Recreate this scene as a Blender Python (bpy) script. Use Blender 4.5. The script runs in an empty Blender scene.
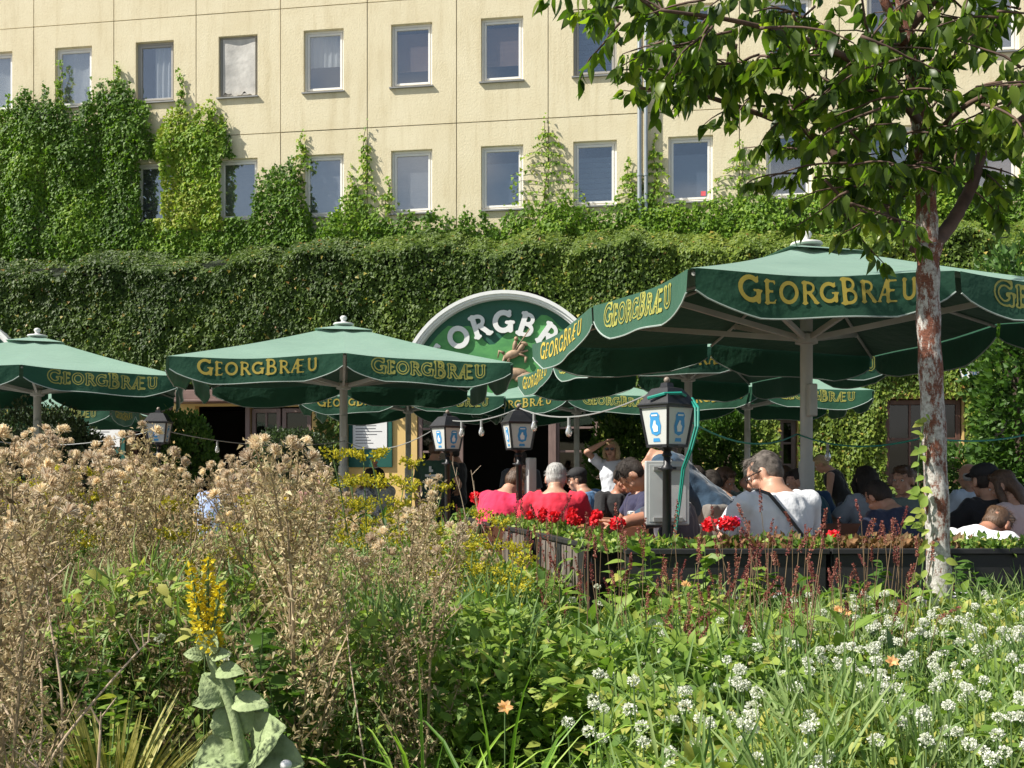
EXPO=0.62
import bpy, math, random
import numpy as np
from mathutils import Vector, Matrix
random.seed(7); RS = np.random.RandomState(11)
R = math.radians
scene = bpy.context.scene
COL = scene.collection
F = 1000.0; HY = 474.0; EYE = 1.25

def at(px, py, D):
    """point seen at pixel px,py at distance D"""
    return Vector(((px-512)/F*D, D, EYE+(HY-py)/F*D))

# ------------------------------------------------------------------ mesh builder
class MB:
    def __init__(s): s.v=[]; s.f=[]; s.n=0; s.t=[]; s.m=[]
    def add(s, verts, faces, tint=0.5, m=0):
        verts=np.asarray(verts,dtype=np.float64).reshape(-1,3)
        s.v.append(verts)
        s.t.append(np.broadcast_to(np.asarray(tint,dtype=np.float64),(len(verts),)).copy())
        if isinstance(faces,np.ndarray):
            s.f.append(faces.astype(np.int64)+s.n); s.m.append(np.full(len(faces),m))
        else:
            by={}
            for f in faces: by.setdefault(len(f),[]).append(f)
            for k,g in by.items():
                s.f.append(np.array(g,dtype=np.int64)+s.n); s.m.append(np.full(len(g),m))
        s.n+=len(verts); return s
    def box(s, c, d, rot=None, tint=.5, m=0):
        x,y,z=[k/2 for k in d]
        v=np.array([(-x,-y,-z),(x,-y,-z),(x,y,-z),(-x,y,-z),(-x,-y,z),(x,-y,z),(x,y,z),(-x,y,z)])
        if rot is not None: v=v@np.array(rot.to_3x3()).T
        return s.add(v+np.array(c),[(0,3,2,1),(4,5,6,7),(0,1,5,4),(1,2,6,5),(2,3,7,6),(3,0,4,7)],tint,m)
    def bar(s,a,b,w,h=None,tint=.5,m=0):
        a=Vector(a); b=Vector(b); d=b-a; q=d.to_track_quat('Z','Y')
        return s.box((a+b)/2,(w,h or w,d.length),q.to_matrix(),tint,m)
    def tube(s,pts,r,n=8,cap=True,tint=.5,m=0,ell=None):
        pts=[Vector(p) for p in pts]; k=len(pts)
        if not hasattr(r,'__len__'): r=[r]*k
        V=[];T=[]
        up=Vector((0,0,1))
        d0=(pts[1]-pts[0]).normalized()
        x=d0.orthogonal().normalized() if ell is None else ell.normalized()
        for i,p in enumerate(pts):
            d=(pts[min(i+1,k-1)]-pts[max(i-1,0)])
            d=d.normalized() if d.length>1e-9 else d0
            x=(x-d*x.dot(d)); x=x.normalized() if x.length>1e-6 else d.orthogonal().normalized()
            y=d.cross(x)
            rr=r[i]; ra,rb=(rr if hasattr(rr,'__len__') else (rr,rr))
            for j in range(n):
                a=2*math.pi*j/n
                V.append(p+x*(math.cos(a)*ra)+y*(math.sin(a)*rb))
        Fc=[]
        for i in range(k-1):
            for j in range(n):
                j2=(j+1)%n
                Fc.append((i*n+j,i*n+j2,(i+1)*n+j2,(i+1)*n+j))
        if cap:
            Fc.append(tuple(range(n-1,-1,-1))); Fc.append(tuple((k-1)*n+j for j in range(n)))
        return s.add([tuple(v) for v in V],Fc,tint,m)
    def lathe(s,prof,n=16,c=(0,0,0),tint=.5,m=0,off=0.0):
        V=[];k=len(prof)
        for (r,z) in prof:
            for j in range(n):
                a=2*math.pi*j/n+off; V.append((c[0]+r*math.cos(a),c[1]+r*math.sin(a),c[2]+z))
        Fc=[(i*n+j,i*n+(j+1)%n,(i+1)*n+(j+1)%n,(i+1)*n+j) for i in range(k-1) for j in range(n)]
        Fc.append(tuple(range(n-1,-1,-1))); Fc.append(tuple((k-1)*n+j for j in range(n)))
        return s.add(V,Fc,tint,m)
    def ball(s,c,r,n=12,k=8,rot=None,tint=.5,m=0):
        rx,ry,rz=r if hasattr(r,'__len__') else (r,r,r)
        V=[];Fc=[]
        for i in range(k+1):
            ph=math.pi*i/k
            for j in range(n):
                a=2*math.pi*j/n
                V.append((rx*math.sin(ph)*math.cos(a),ry*math.sin(ph)*math.sin(a),rz*math.cos(ph)))
        V=np.array(V)
        if rot is not None: V=V@np.array(rot.to_3x3()).T
        Fc=[(i*n+j,(i+1)*n+j,(i+1)*n+(j+1)%n,i*n+(j+1)%n) for i in range(k) for j in range(n)]
        return s.add(V+np.array(c),Fc,tint,m)
    def grid(s,P,tint=.5,m=0):
        """P[i][j] of points"""
        P=np.asarray(P,dtype=float); a,b=P.shape[:2]
        I=np.arange(a*b).reshape(a,b)
        Fc=np.stack([I[:-1,:-1],I[:-1,1:],I[1:,1:],I[1:,:-1]],-1).reshape(-1,4)
        return s.add(P.reshape(-1,3),Fc,tint,m)
    def prism(s,poly,y0,y1,m=0,tint=.5):
        """polygon in x,z extruded y0..y1"""
        n=len(poly)
        V=[(x,y0,z) for x,z in poly]+[(x,y1,z) for x,z in poly]
        Fc=[tuple(range(n)),tuple(range(2*n-1,n-1,-1))]+[(i,i+n,(i+1)%n+n,(i+1)%n) for i in range(n)]
        return s.add(V,Fc,tint,m)
    def scatter(s,tmpl,pos,frames,size,tint,m=0):
        """tmpl=(verts kx3, faces). frames Nx3x3 with rows x,y,z axes"""
        tv,tf=tmpl; tv=np.asarray(tv,float); N=len(pos)
        if N==0: return s
        size=np.asarray(size,float)
        if size.ndim==0: size=np.full(N,float(size))
        if size.ndim==1: size=np.stack([size]*3,-1)
        loc=tv[None]*size[:,None,:]
        V=np.einsum('nkj,njc->nkc',loc,frames)+np.asarray(pos)[:,None,:]
        k=len(tv); off=(np.arange(N)*k)[:,None,None]
        by={}
        for f in tf: by.setdefault(len(f),[]).append(f)
        s.v.append(V.reshape(-1,3)); s.t.append(np.repeat(np.broadcast_to(np.asarray(tint,float),(N,)),k))
        for g in by.values():
            a=np.array(g)[None]+off+s.n
            s.f.append(a.reshape(-1,a.shape[-1])); s.m.append(np.full(N*len(g),m))
        s.n+=N*k; return s
    def build(s,name,mats,parent=None,smooth=False,world=False,bevel=0,attr=True):
        me=bpy.data.meshes.new(name)
        V=np.concatenate(s.v) if s.v else np.zeros((0,3))
        if world and parent is not None:
            M=np.array(parent['_inv']) if False else np.array(TM[parent.name].inverted())
            V=V@M[:3,:3].T+M[:3,3]
        me.vertices.add(len(V)); me.vertices.foreach_set('co',V.astype(np.float32).ravel())
        nl=sum(f.size for f in s.f); npol=sum(len(f) for f in s.f)
        me.loops.add(nl); me.loops.foreach_set('vertex_index',np.concatenate([f.ravel() for f in s.f]).astype(np.int32))
        tot=np.concatenate([np.full(len(f),f.shape[1]) for f in s.f])
        st=np.concatenate([[0],np.cumsum(tot)[:-1]])
        me.polygons.add(npol); me.polygons.foreach_set('loop_start',st.astype(np.int32))
        me.polygons.foreach_set('material_index',np.concatenate(s.m).astype(np.int32))
        me.polygons.foreach_set('use_smooth',np.full(npol,bool(smooth)))
        if attr:
            a=me.attributes.new('tint','FLOAT','POINT'); a.data.foreach_set('value',np.concatenate(s.t).astype(np.float32))
        me.update(calc_edges=True); me.validate()
        if not isinstance(mats,(list,tuple)): mats=[mats]
        for m in mats: me.materials.append(m)
        o=bpy.data.objects.new(name,me); COL.objects.link(o)
        if parent is not None: o.parent=parent
        if bevel:
            b=o.modifiers.new('bevel','BEVEL'); b.width=bevel; b.segments=2; b.limit_method='ANGLE'
        return o

TM={}
def tag(o,label=None,cat=None,group=None,kind=None):
    if label: o['label']=label
    if cat: o['category']=cat
    if group: o['group']=group
    if kind: o['kind']=kind
    return o
def thing(name,label,cat,loc=(0,0,0),rz=0,group=None):
    o=bpy.data.objects.new(name,None); COL.objects.link(o); o.empty_display_size=.1
    o.location=loc; o.rotation_euler=(0,0,rz)
    TM[o.name]=Matrix.Translation(Vector(loc))@Matrix.Rotation(rz,4,'Z')
    return tag(o,label,cat,group)
def kids(o): return [c for c in bpy.data.objects if c.parent is o]
def snapshot(root):
    ch=kids(root); return [(c,[(g) for g in kids(c)]) for c in ch]
def dup(root,snap,loc,rz=0,scale=1,label=None,group=None):
    r=root.copy(); COL.objects.link(r); r.location=loc; r.rotation_euler=(0,0,rz); r.scale=scale if hasattr(scale,'__len__') else (scale,)*3
    if label: r['label']=label
    if group: r['group']=group
    for c,gs in snap:
        k=c.copy(); COL.objects.link(k); k.parent=r
        for g in gs:
            q=g.copy(); COL.objects.link(q); q.parent=k
    return r

def norm(a): return a/np.maximum(np.linalg.norm(a,axis=-1,keepdims=True),1e-9)
def frames(dirs,nrm,N,sd=.3,sn=.3,rs=RS):
    d=norm(np.broadcast_to(np.asarray(dirs,float),(N,3))+rs.normal(0,sd,(N,3)))
    n=np.broadcast_to(np.asarray(nrm,float),(N,3))+rs.normal(0,sn,(N,3))
    n=norm(n-d*np.sum(n*d,-1,keepdims=True)); x=np.cross(d,n)
    return np.stack([x,d,n],1)
_lat=RS.rand(64,64)
def vnoise(x,y):
    x=np.asarray(x,float); y=np.asarray(y,float)
    xi=np.floor(x).astype(int); yi=np.floor(y).astype(int); fx=x-xi; fy=y-yi
    fx=fx*fx*(3-2*fx); fy=fy*fy*(3-2*fy)
    g=lambda a,b:_lat[a%64,b%64]
    return (g(xi,yi)*(1-fx)+g(xi+1,yi)*fx)*(1-fy)+(g(xi,yi+1)*(1-fx)+g(xi+1,yi+1)*fx)*fy

# leaf templates (unit length along y, normal z)
KITE=([(0,0,0),(-.34,.42,.06),(0,1,-.05),(.34,.42,.06)],[(0,1,2),(0,2,3)])
IVY=([(0,0,0),(-.5,.15,.05),(-.3,.45,.03),(0,1,-.06),(.3,.45,.03),(.5,.15,.05)],[(0,1,2,3),(0,3,4,5)])
def leaf_tmpl(w=.3,curl=.25,fold=.08,k=5,tipw=.5):
    V=[];Fc=[]
    for i in range(k+1):
        t=i/k; ww=w*math.sin(math.pi*min(1,max(.0,t*.94+.03))**tipw if False else math.pi*(t**.8)*.97+.05)
        ww=max(.004,w*math.sin(math.pi*t**.75)) if 0<t<1 else .006
        z=-curl*t*t
        V+=[(-ww,t,z+fold*ww/w*.8),(0,t,z),(ww,t,z+fold*ww/w*.8)]
    for i in range(k):
        a=i*3; Fc+=[(a,a+3,a+4,a+1),(a+1,a+4,a+5,a+2)]
    return (V,Fc)
LEAF=leaf_tmpl()
LEAF_DROOP=leaf_tmpl(.23,.35,.06,4)
BITS=([(0,0,0),(-.15,.5,.2),(.05,1,-.1),(.2,.45,.0)],[(0,1,2),(0,2,3)])

# ------------------------------------------------------------------ materials
def nt(m): m.use_nodes=True; t=m.node_tree; t.nodes.clear(); return t
def ramp(t,fac,stops):
    n=t.nodes.new('ShaderNodeValToRGB'); e=n.color_ramp.elements
    while len(e)<len(stops): e.new(.5)
    for x,(p,c) in zip(e,stops): x.position=p; x.color=(*c,1)
    t.links.new(fac,n.inputs[0]); return n.outputs[0]
def noise(t,scale,detail=3,coord='Object',rough=.55,vec=None):
    n=t.nodes.new('ShaderNodeTexNoise'); n.inputs['Scale'].default_value=scale; n.inputs['Detail'].default_value=detail
    n.inputs['Roughness'].default_value=rough
    if vec is None:
        c=t.nodes.new('ShaderNodeTexCoord'); vec=c.outputs[coord]
    t.links.new(vec,n.inputs['Vector']); return n.outputs['Fac']
def mapping(t,scale,coord='Object'):
    c=t.nodes.new('ShaderNodeTexCoord'); mp=t.nodes.new('ShaderNodeMapping'); mp.inputs['Scale'].default_value=scale
    t.links.new(c.outputs[coord],mp.inputs[0]); return mp.outputs[0]
def bump(t,h,strength,dist=.01):
    b=t.nodes.new('ShaderNodeBump'); b.inputs['Strength'].default_value=strength; b.inputs['Distance'].default_value=dist
    t.links.new(h,b.inputs['Height']); return b.outputs[0]
def P(t,**k):
    b=t.nodes.new('ShaderNodeBsdfPrincipled')
    for a,v in k.items():
        i=b.inputs[a.replace('_',' ')]
        if hasattr(v,'links'): t.links.new(v,i)
        else: i.default_value=(*v,1) if (hasattr(v,'__len__') and len(v)==3) else v
    return b
def out(t,sh):
    o=t.nodes.new('ShaderNodeOutputMaterial'); t.links.new(sh,o.inputs[0])
def mat(name,c,rough=.6,var=.15,scale=6,bmp=0,bscale=60,metal=0,spec=.5,sheen=0,bdist=.005,c2=None,stretch=None):
    m=bpy.data.materials.new(name); t=nt(m)
    c2=c2 or tuple(x*(1-var) for x in c); c1=tuple(min(1,x*(1+var*.6)) for x in c)
    vec=mapping(t,stretch) if stretch else None
    col=ramp(t,noise(t,scale,5,vec=vec),[(.3,c2),(.7,c1)])
    b=P(t,Base_Color=col,Roughness=rough,Metallic=metal)
    b.inputs['Specular IOR Level'].default_value=spec
    if sheen: b.inputs['Sheen Weight'].default_value=sheen; b.inputs['Sheen Roughness'].default_value=.4
    if bmp: t.links.new(bump(t,noise(t,bscale,4,vec=vec),bmp,bdist),b.inputs['Normal'])
    out(t,b.outputs[0]); return m
def leafmat(name,cols,trans=.35,rough=.45,spec=.35,tr_boost=(1.3,1.5,.7)):
    """colour from the per-leaf attribute tint; thin leaves let light through"""
    m=bpy.data.materials.new(name); t=nt(m)
    a=t.nodes.new('ShaderNodeAttribute'); a.attribute_name='tint'
    n=len(cols); col=ramp(t,a.outputs['Fac'],[(i/(n-1) if n>1 else 0,c) for i,c in enumerate(cols)])
    if name in('thistle_fluff','dry_leaf','red_spike'):   # every plant has its own age and tone
        oi=t.nodes.new('ShaderNodeObjectInfo'); hs=t.nodes.new('ShaderNodeHueSaturation'); mr=t.nodes.new('ShaderNodeMapRange')
        mr.inputs[3].default_value=.74; mr.inputs[4].default_value=1.2; t.links.new(oi.outputs['Random'],mr.inputs[0]); t.links.new(mr.outputs[0],hs.inputs['Value'])
        m2=t.nodes.new('ShaderNodeMapRange'); m2.inputs[3].default_value=.492; m2.inputs[4].default_value=.515; t.links.new(oi.outputs['Random'],m2.inputs[0]); t.links.new(m2.outputs[0],hs.inputs['Hue'])
        t.links.new(col,hs.inputs['Color']); col=hs.outputs[0]
    b=P(t,Base_Color=col,Roughness=rough); b.inputs['Specular IOR Level'].default_value=spec
    tr=t.nodes.new('ShaderNodeBsdfTranslucent')
    mul=t.nodes.new('ShaderNodeMix'); mul.data_type='RGBA'; mul.blend_type='MULTIPLY'; mul.inputs[0].default_value=1
    t.links.new(col,mul.inputs[6]); mul.inputs[7].default_value=(*tr_boost,1)
    t.links.new(mul.outputs[2],tr.inputs[0])
    mx=t.nodes.new('ShaderNodeMixShader'); mx.inputs[0].default_value=trans
    t.links.new(b.outputs[0],mx.inputs[1]); t.links.new(tr.outputs[0],mx.inputs[2]); out(t,mx.outputs[0]); return m

M={}
M['plaster']=mat('plaster',(.80,.715,.50),.92,.10,1.3,.5,26,bdist=.012,c2=(.72,.635,.43))
def plaster():
    m=bpy.data.materials.new('plaster'); t=nt(m)
    base=ramp(t,noise(t,1.1,6),[(.3,(.73,.64,.43)),(.7,(.80,.72,.51))])
    st=ramp(t,noise(t,1.0,6,vec=mapping(t,(3.2,1,.35)),rough=.7),[(.50,(1,1,1)),(.72,(.84,.81,.75))])
    sp=ramp(t,noise(t,45,4),[(.30,(.80,.77,.70)),(.44,(1,1,1))])
    def mul(a,b):
        x=t.nodes.new('ShaderNodeMix'); x.data_type='RGBA'; x.blend_type='MULTIPLY'; x.inputs[0].default_value=1; t.links.new(a,x.inputs[6]); t.links.new(b,x.inputs[7]); return x.outputs[2]
    b=P(t,Base_Color=mul(mul(base,st),sp),Roughness=.92); b.inputs['Specular IOR Level'].default_value=.2
    t.links.new(bump(t,noise(t,24,8,rough=.7),.7,.014),b.inputs['Normal']); out(t,b.outputs[0]); return m
M['plaster']=plaster()
M['joint']=mat('joint',(.24,.2,.15),.9)
M['yellow_wall']=mat('yellow_wall',(.75,.52,.2),.9,.06,2,.3,60)
M['white_frame']=mat('white_frame',(.82,.81,.78),.5,.05)
M['grey_frame']=mat('grey_frame',(.36,.35,.33),.5,.05)
M['dark']=mat('dark_interior',(.03,.027,.024),.8)  # near-black, the unlit look of the rooms put into the colour
M['sill']=mat('sill',(.28,.28,.27),.5,.1,metal=.3)
M['curtain']=mat('curtain',(.85,.85,.82),.9,.12,3,stretch=(14,14,1))
M['blind_pink']=mat('blind_pink',(.42,.29,.24),.9,.15,3,stretch=(1,1,30))
M['blind_grey']=mat('blind_grey',(.50,.50,.52),.8,.15,3,stretch=(1,1,30))
M['sheet']=mat('sheet',(.56,.54,.50),.9,.2,4,.4,6,bdist=.03)
M['blind_blue']=mat('blind_blue',(.22,.28,.36),.6,.15,3,stretch=(1,1,22))
def glass(name,mixf=.22,tint=(.9,.93,.95),rough=.03):
    m=bpy.data.materials.new(name); t=nt(m)
    g=t.nodes.new('ShaderNodeBsdfGlossy'); g.inputs['Roughness'].default_value=rough; g.inputs[0].default_value=(1,.95,.88,1)
    nz=bump(t,noise(t,1.1,1),.06,.02); t.links.new(nz,g.inputs['Normal'])
    tr=t.nodes.new('ShaderNodeBsdfTransparent'); tr.inputs[0].default_value=(*tint,1)
    mx=t.nodes.new('ShaderNodeMixShader'); mx.inputs[0].default_value=mixf
    t.links.new(tr.outputs[0],mx.inputs[1]); t.links.new(g.outputs[0],mx.inputs[2]); out(t,mx.outputs[0]); return m
M['glass']=glass('window_glass',.27,(.82,.84,.86)); M['clear']=glass('clear_glass',.12); M['dark_glass']=glass('dark_glass',.05,(.5,.5,.5))
M['zinc']=mat('zinc',(.42,.45,.45),.35,.15,3,metal=.6)
M['brown_wood']=mat('brown_wood',(.13,.065,.045),.5,.3,5,.3,30,stretch=(6,6,1))
M['taupe_wood']=mat('taupe_wood',(.22,.15,.13),.5,.2,5,stretch=(6,6,1))
M['awning']=mat('awning_tile',(.20,.12,.10),.6,.2,4,.4,20)
M['table_wood']=mat('table_wood',(.48,.22,.08),.45,.3,4,.3,25,stretch=(1,9,1))
M['chair_wood']=mat('chair_wood',(.22,.09,.05),.45,.3,4,stretch=(1,9,1))
M['planter']=mat('planter_black',(.022,.022,.024),.55,.3,4)
M['slat']=mat('weathered_slat',(.17,.14,.12),.8,.4,5,.5,40,stretch=(8,8,1))
M['soil']=mat('soil',(.05,.035,.025),.95,.4,12,.8,30)
M['black_metal']=mat('black_metal',(.018,.018,.02),.42,.3,8,.15,50)
M['pole']=mat('pole_paint',(.50,.51,.47),.5,.12,4,metal=.1)
M['white_plastic']=mat('white_plastic',(.7,.7,.67),.4,.08)
M['canvas']=None
def canvas(name,ca,cb,sh):
    m=bpy.data.materials.new(name); t=nt(m)
    f=noise(t,1.6,5); col=ramp(t,f,[(.3,ca),(.7,cb)])
    b=P(t,Base_Color=col,Roughness=.75); b.inputs['Specular IOR Level'].default_value=.35
    b.inputs['Sheen Weight'].default_value=sh; b.inputs['Sheen Roughness'].default_value=.45; b.inputs['Sheen Tint'].default_value=(.75,.95,.85,1)
    wv=noise(t,7,3); t.links.new(bump(t,wv,.5,.02),b.inputs['Normal'])
    tr=t.nodes.new('ShaderNodeBsdfTranslucent'); tr.inputs[0].default_value=(.012,.07,.035,1)
    mx=t.nodes.new('ShaderNodeMixShader'); mx.inputs[0].default_value=.12
    t.links.new(b.outputs[0],mx.inputs[1]); t.links.new(tr.outputs[0],mx.inputs[2]); out(t,mx.outputs[0]); return m
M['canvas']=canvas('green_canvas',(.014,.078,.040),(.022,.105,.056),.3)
M['canvas_top']=canvas('sunlit_faded_canvas',(.14,.265,.185),(.20,.345,.25),.7)  # paler canopy top: fading and the sunlit look both put into the colour
M['gold']=mat('gold_paint',(.50,.39,.06),.6,.1,8)
M['white_paint']=mat('white_paint',(.80,.80,.78),.45,.06)
M['sign_green']=mat('sign_green',(.014,.105,.062),.5,.2,2)
M['sign_light']=mat('sign_light_green',(.10,.33,.09),.6,.35,2.2,c2=(.05,.22,.07),stretch=(1,1,2))
M['bronze']=mat('bronze',(.36,.24,.15),.6,.4,9)
M['grey_panel']=mat('grey_panel',(.58,.59,.58),.45,.2,3,.2,12,metal=.2,c2=(.42,.43,.43))
M['paper']=mat('paper',(.82,.82,.80),.7,.03)
M['ink']=mat('ink',(.12,.12,.13),.7)
M['board_green']=mat('board_green',(.01,.10,.075),.5,.1)
M['teal_cord']=mat('teal_cord',(.01,.24,.18),.5,.1)
M['grey_cord']=mat('grey_cord',(.30,.31,.30),.5,.1)
M['cord_black']=mat('cord_black',(.03,.03,.03),.5)
M['emblem']=mat('emblem_blue',(.05,.30,.62),.5,.05)
M['bulb']=None
def bulbm():
    m=bpy.data.materials.new('bulb_glass'); t=nt(m)
    b=P(t,Base_Color=(.8,.8,.78),Roughness=.08,Transmission_Weight=.7); out(t,b.outputs[0]); return m
M['bulb']=bulbm()
def opal():
    m=bpy.data.materials.new('opal_glass'); t=nt(m)
    b=P(t,Base_Color=(.82,.83,.80),Roughness=.3)
    tr=t.nodes.new('ShaderNodeBsdfTranslucent'); tr.inputs[0].default_value=(.75,.78,.74,1)
    mx=t.nodes.new('ShaderNodeMixShader'); mx.inputs[0].default_value=.35
    t.links.new(b.outputs[0],mx.inputs[1]); t.links.new(tr.outputs[0],mx.inputs[2]); out(t,mx.outputs[0]); return m
M['opal']=opal()
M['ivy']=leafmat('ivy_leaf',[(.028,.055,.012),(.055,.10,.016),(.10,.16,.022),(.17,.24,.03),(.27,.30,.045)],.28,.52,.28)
M['ivy_lit']=leafmat('ivy_leaf_lit',[(.045,.10,.016),(.09,.18,.02),(.16,.28,.028),(.26,.38,.038),(.40,.42,.07)],.34,.52,.25)  # brighter copy of the ivy leaf, sunlight on the upper wall in its colour
M['withered']=leafmat('withered_ivy',[(.25,.13,.04),(.40,.30,.06),(.45,.40,.10)],.3)
M['vine']=mat('vine_stem',(.07,.05,.035),.9)
M['mat_under']=mat('ivy_shadow_mat',(.018,.028,.010),.95,.4,8,1,12,bdist=.05)  # near-black, shade under the leaves put into the colour
M['cherry']=leafmat('cherry_leaf',[(.030,.060,.014),(.065,.115,.02),(.13,.20,.028),(.26,.32,.045)],.52,.38,.4,(1.5,1.8,.5))
M['undergreen']=leafmat('bed_leaf',[(.045,.10,.025),(.10,.19,.035),(.18,.29,.05),(.28,.39,.07),(.46,.44,.11)],.34,.5,.35,(1.2,1.4,.7))
M['bluegreen']=leafmat('strap_leaf',[(.05,.11,.03),(.10,.18,.05),(.17,.27,.08),(.28,.36,.13)],.34,.5,.3)
M['grass']=leafmat('grass_blade',[(.08,.18,.02),(.18,.33,.035),(.30,.47,.06),(.45,.52,.15)],.3,.45,.35)
M['dry']=leafmat('dry_leaf',[(.17,.12,.06),(.36,.27,.16),(.54,.43,.27),(.68,.57,.39),(.36,.42,.16)],.3,.85,.15,(1,.95,.8))
M['dry_stem']=mat('dry_stem',(.36,.27,.16),.85,.35,20,c2=(.18,.13,.07))
M['pale_stem']=mat('pale_stem',(.55,.42,.30),.8,.3,14)
M['fluff']=leafmat('thistle_fluff',[(.45,.31,.19),(.72,.57,.40),(.88,.77,.58),(.95,.91,.78)],.45,.9,.1,(1,.95,.9))
M['green_stem']=mat('green_stem',(.10,.17,.05),.7,.3,20)
M['red_stem']=mat('red_stem',(.20,.13,.07),.7,.3,20)
M['white_flower']=leafmat('white_floret',[(.55,.60,.42),(.78,.80,.68),(.88,.88,.84)],.3,.7,.2,(1,1,.9))
M['red_spike']=leafmat('red_spike',[(.16,.045,.04),(.27,.075,.07),(.36,.15,.12),(.36,.24,.16)],.2,.8,.2,(1,.6,.6))
M['red_flower']=leafmat('geranium_petal',[(.62,.010,.02),(.80,.018,.03),(.88,.05,.07)],.25,.6,.3,(1,.5,.5))
M['pink_flower']=leafmat('pink_petal',[(.55,.05,.30),(.75,.12,.48),(.80,.3,.6)],.25,.6,.3,(1,.6,1))
M['yellow_flower']=leafmat('yellow_petal',[(.55,.42,.02),(.75,.60,.03),(.85,.72,.08)],.3,.7,.2,(1,1,.5))
M['goldenrod']=leafmat('goldenrod',[(.25,.28,.03),(.50,.44,.03),(.66,.56,.05)],.3,.8,.2,(1,1,.5))
M['mullein']=mat('mullein_leaf',(.33,.40,.20),.9,.25,18,.9,70,c2=(.21,.28,.12))
M['orange']=leafmat('orange_petal',[(.75,.40,.14),(.82,.52,.26)],.25,.7)
M['bush']=leafmat('bush_leaf',[(.025,.05,.022),(.05,.085,.04),(.09,.13,.06),(.14,.19,.08)],.25,.5,.4)
M['shrub']=leafmat('shrub_leaf',[(.03,.08,.015),(.07,.15,.025),(.14,.24,.04)],.3,.5,.4)
def bark():
    m=bpy.data.materials.new('cherry_bark'); t=nt(m)
    v1=mapping(t,(1,1,.45)); v2=mapping(t,(3,3,16))
    base=ramp(t,noise(t,14,4,vec=v2),[(.3,(.09,.035,.022)),(.55,(.22,.075,.04)),(.8,(.30,.13,.08))])
    geo=t.nodes.new('ShaderNodeTexCoord'); sx=t.nodes.new('ShaderNodeSeparateXYZ'); t.links.new(geo.outputs['Object'],sx.inputs[0])
    mr=t.nodes.new('ShaderNodeMapRange'); mr.inputs[1].default_value=.5; mr.inputs[2].default_value=2.5; mr.inputs[3].default_value=.09; mr.inputs[4].default_value=-.03
    t.links.new(sx.outputs[2],mr.inputs[0])
    a1=noise(t,17,9,vec=v1,rough=.8); ad=t.nodes.new('ShaderNodeMath'); t.links.new(a1,ad.inputs[0]); t.links.new(mr.outputs[0],ad.inputs[1])
    msk=ramp(t,ad.outputs[0],[(.49,(0,0,0)),(.54,(1,1,1))])
    li=ramp(t,noise(t,60,3),[(.35,(.34,.31,.27)),(.6,(.62,.60,.56))])
    mx=t.nodes.new('ShaderNodeMix'); mx.data_type='RGBA'; t.links.new(msk,mx.inputs[0]); t.links.new(base,mx.inputs[6]); t.links.new(li,mx.inputs[7])
    b=P(t,Base_Color=mx.outputs[2],Roughness=.7)
    t.links.new(bump(t,ad.outputs[0],.7,.02),b.inputs['Normal']); out(t,b.outputs[0]); return m
M['bark']=bark()
M['branch']=mat('branch_bark',(.12,.07,.05),.8,.4,14,.5,30,c2=(.06,.035,.025))
def paving():
    m=bpy.data.materials.new('paving'); t=nt(m)
    br=t.nodes.new('ShaderNodeTexBrick'); br.inputs['Scale'].default_value=2; br.inputs['Color1'].default_value=(.26,.24,.22,1); br.inputs['Color2'].default_value=(.20,.19,.175,1); br.inputs['Mortar'].default_value=(.08,.075,.07,1); br.inputs['Mortar Size'].default_value=.015
    c=t.nodes.new('ShaderNodeTexCoord'); t.links.new(c.outputs['Object'],br.inputs[0])
    b=P(t,Base_Color=br.outputs[0],Roughness=.85); t.links.new(bump(t,noise(t,30,4),.4,.01),b.inputs['Normal']); out(t,b.outputs[0]); return m
M['paving']=paving()
def skin(name,c):
    m=bpy.data.materials.new(name); t=nt(m)
    col=ramp(t,noise(t,14,3),[(.3,tuple(x*.85 for x in c)),(.7,c)])
    b=P(t,Base_Color=col,Roughness=.5); b.inputs['Subsurface Weight'].default_value=.12; b.inputs['Subsurface Radius'].default_value=(.01,.004,.002)
    out(t,b.outputs[0]); return m
M['skin']=skin('skin',(.56,.31,.21)); M['skin_tan']=skin('skin_tan',(.46,.22,.14)); M['skin_dark']=skin('skin_deep',(.16,.08,.05))
CL={}
def cloth(name,c,var=.12):
    if name not in CL: CL[name]=mat('cloth_'+name,c,.85,var,5,.5,9,sheen=.3,bdist=.03)
    return CL[name]
M['hair_grey']=mat('hair_grey',(.42,.41,.39),.7,.35,30,.8,60,stretch=(3,3,1))
M['hair_dark']=mat('hair_dark',(.028,.020,.015),.75,.4,30,.8,60,stretch=(3,3,1))
M['hair_brown']=mat('hair_brown',(.10,.055,.03),.5,.4,30,.8,60,stretch=(3,3,1))
M['hair_blond']=mat('hair_blond',(.50,.36,.19),.55,.35,30,.8,60,stretch=(3,3,1))
M['hair_salt']=mat('hair_salt',(.13,.11,.095),.8,.5,40,.8,60,c2=(.04,.032,.026))
M['eye']=mat('eye_dark',(.02,.015,.012),.2); M['eye_white']=mat('eye_white',(.7,.68,.65),.3)
M['lips']=mat('lips',(.35,.11,.09),.5)
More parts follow.
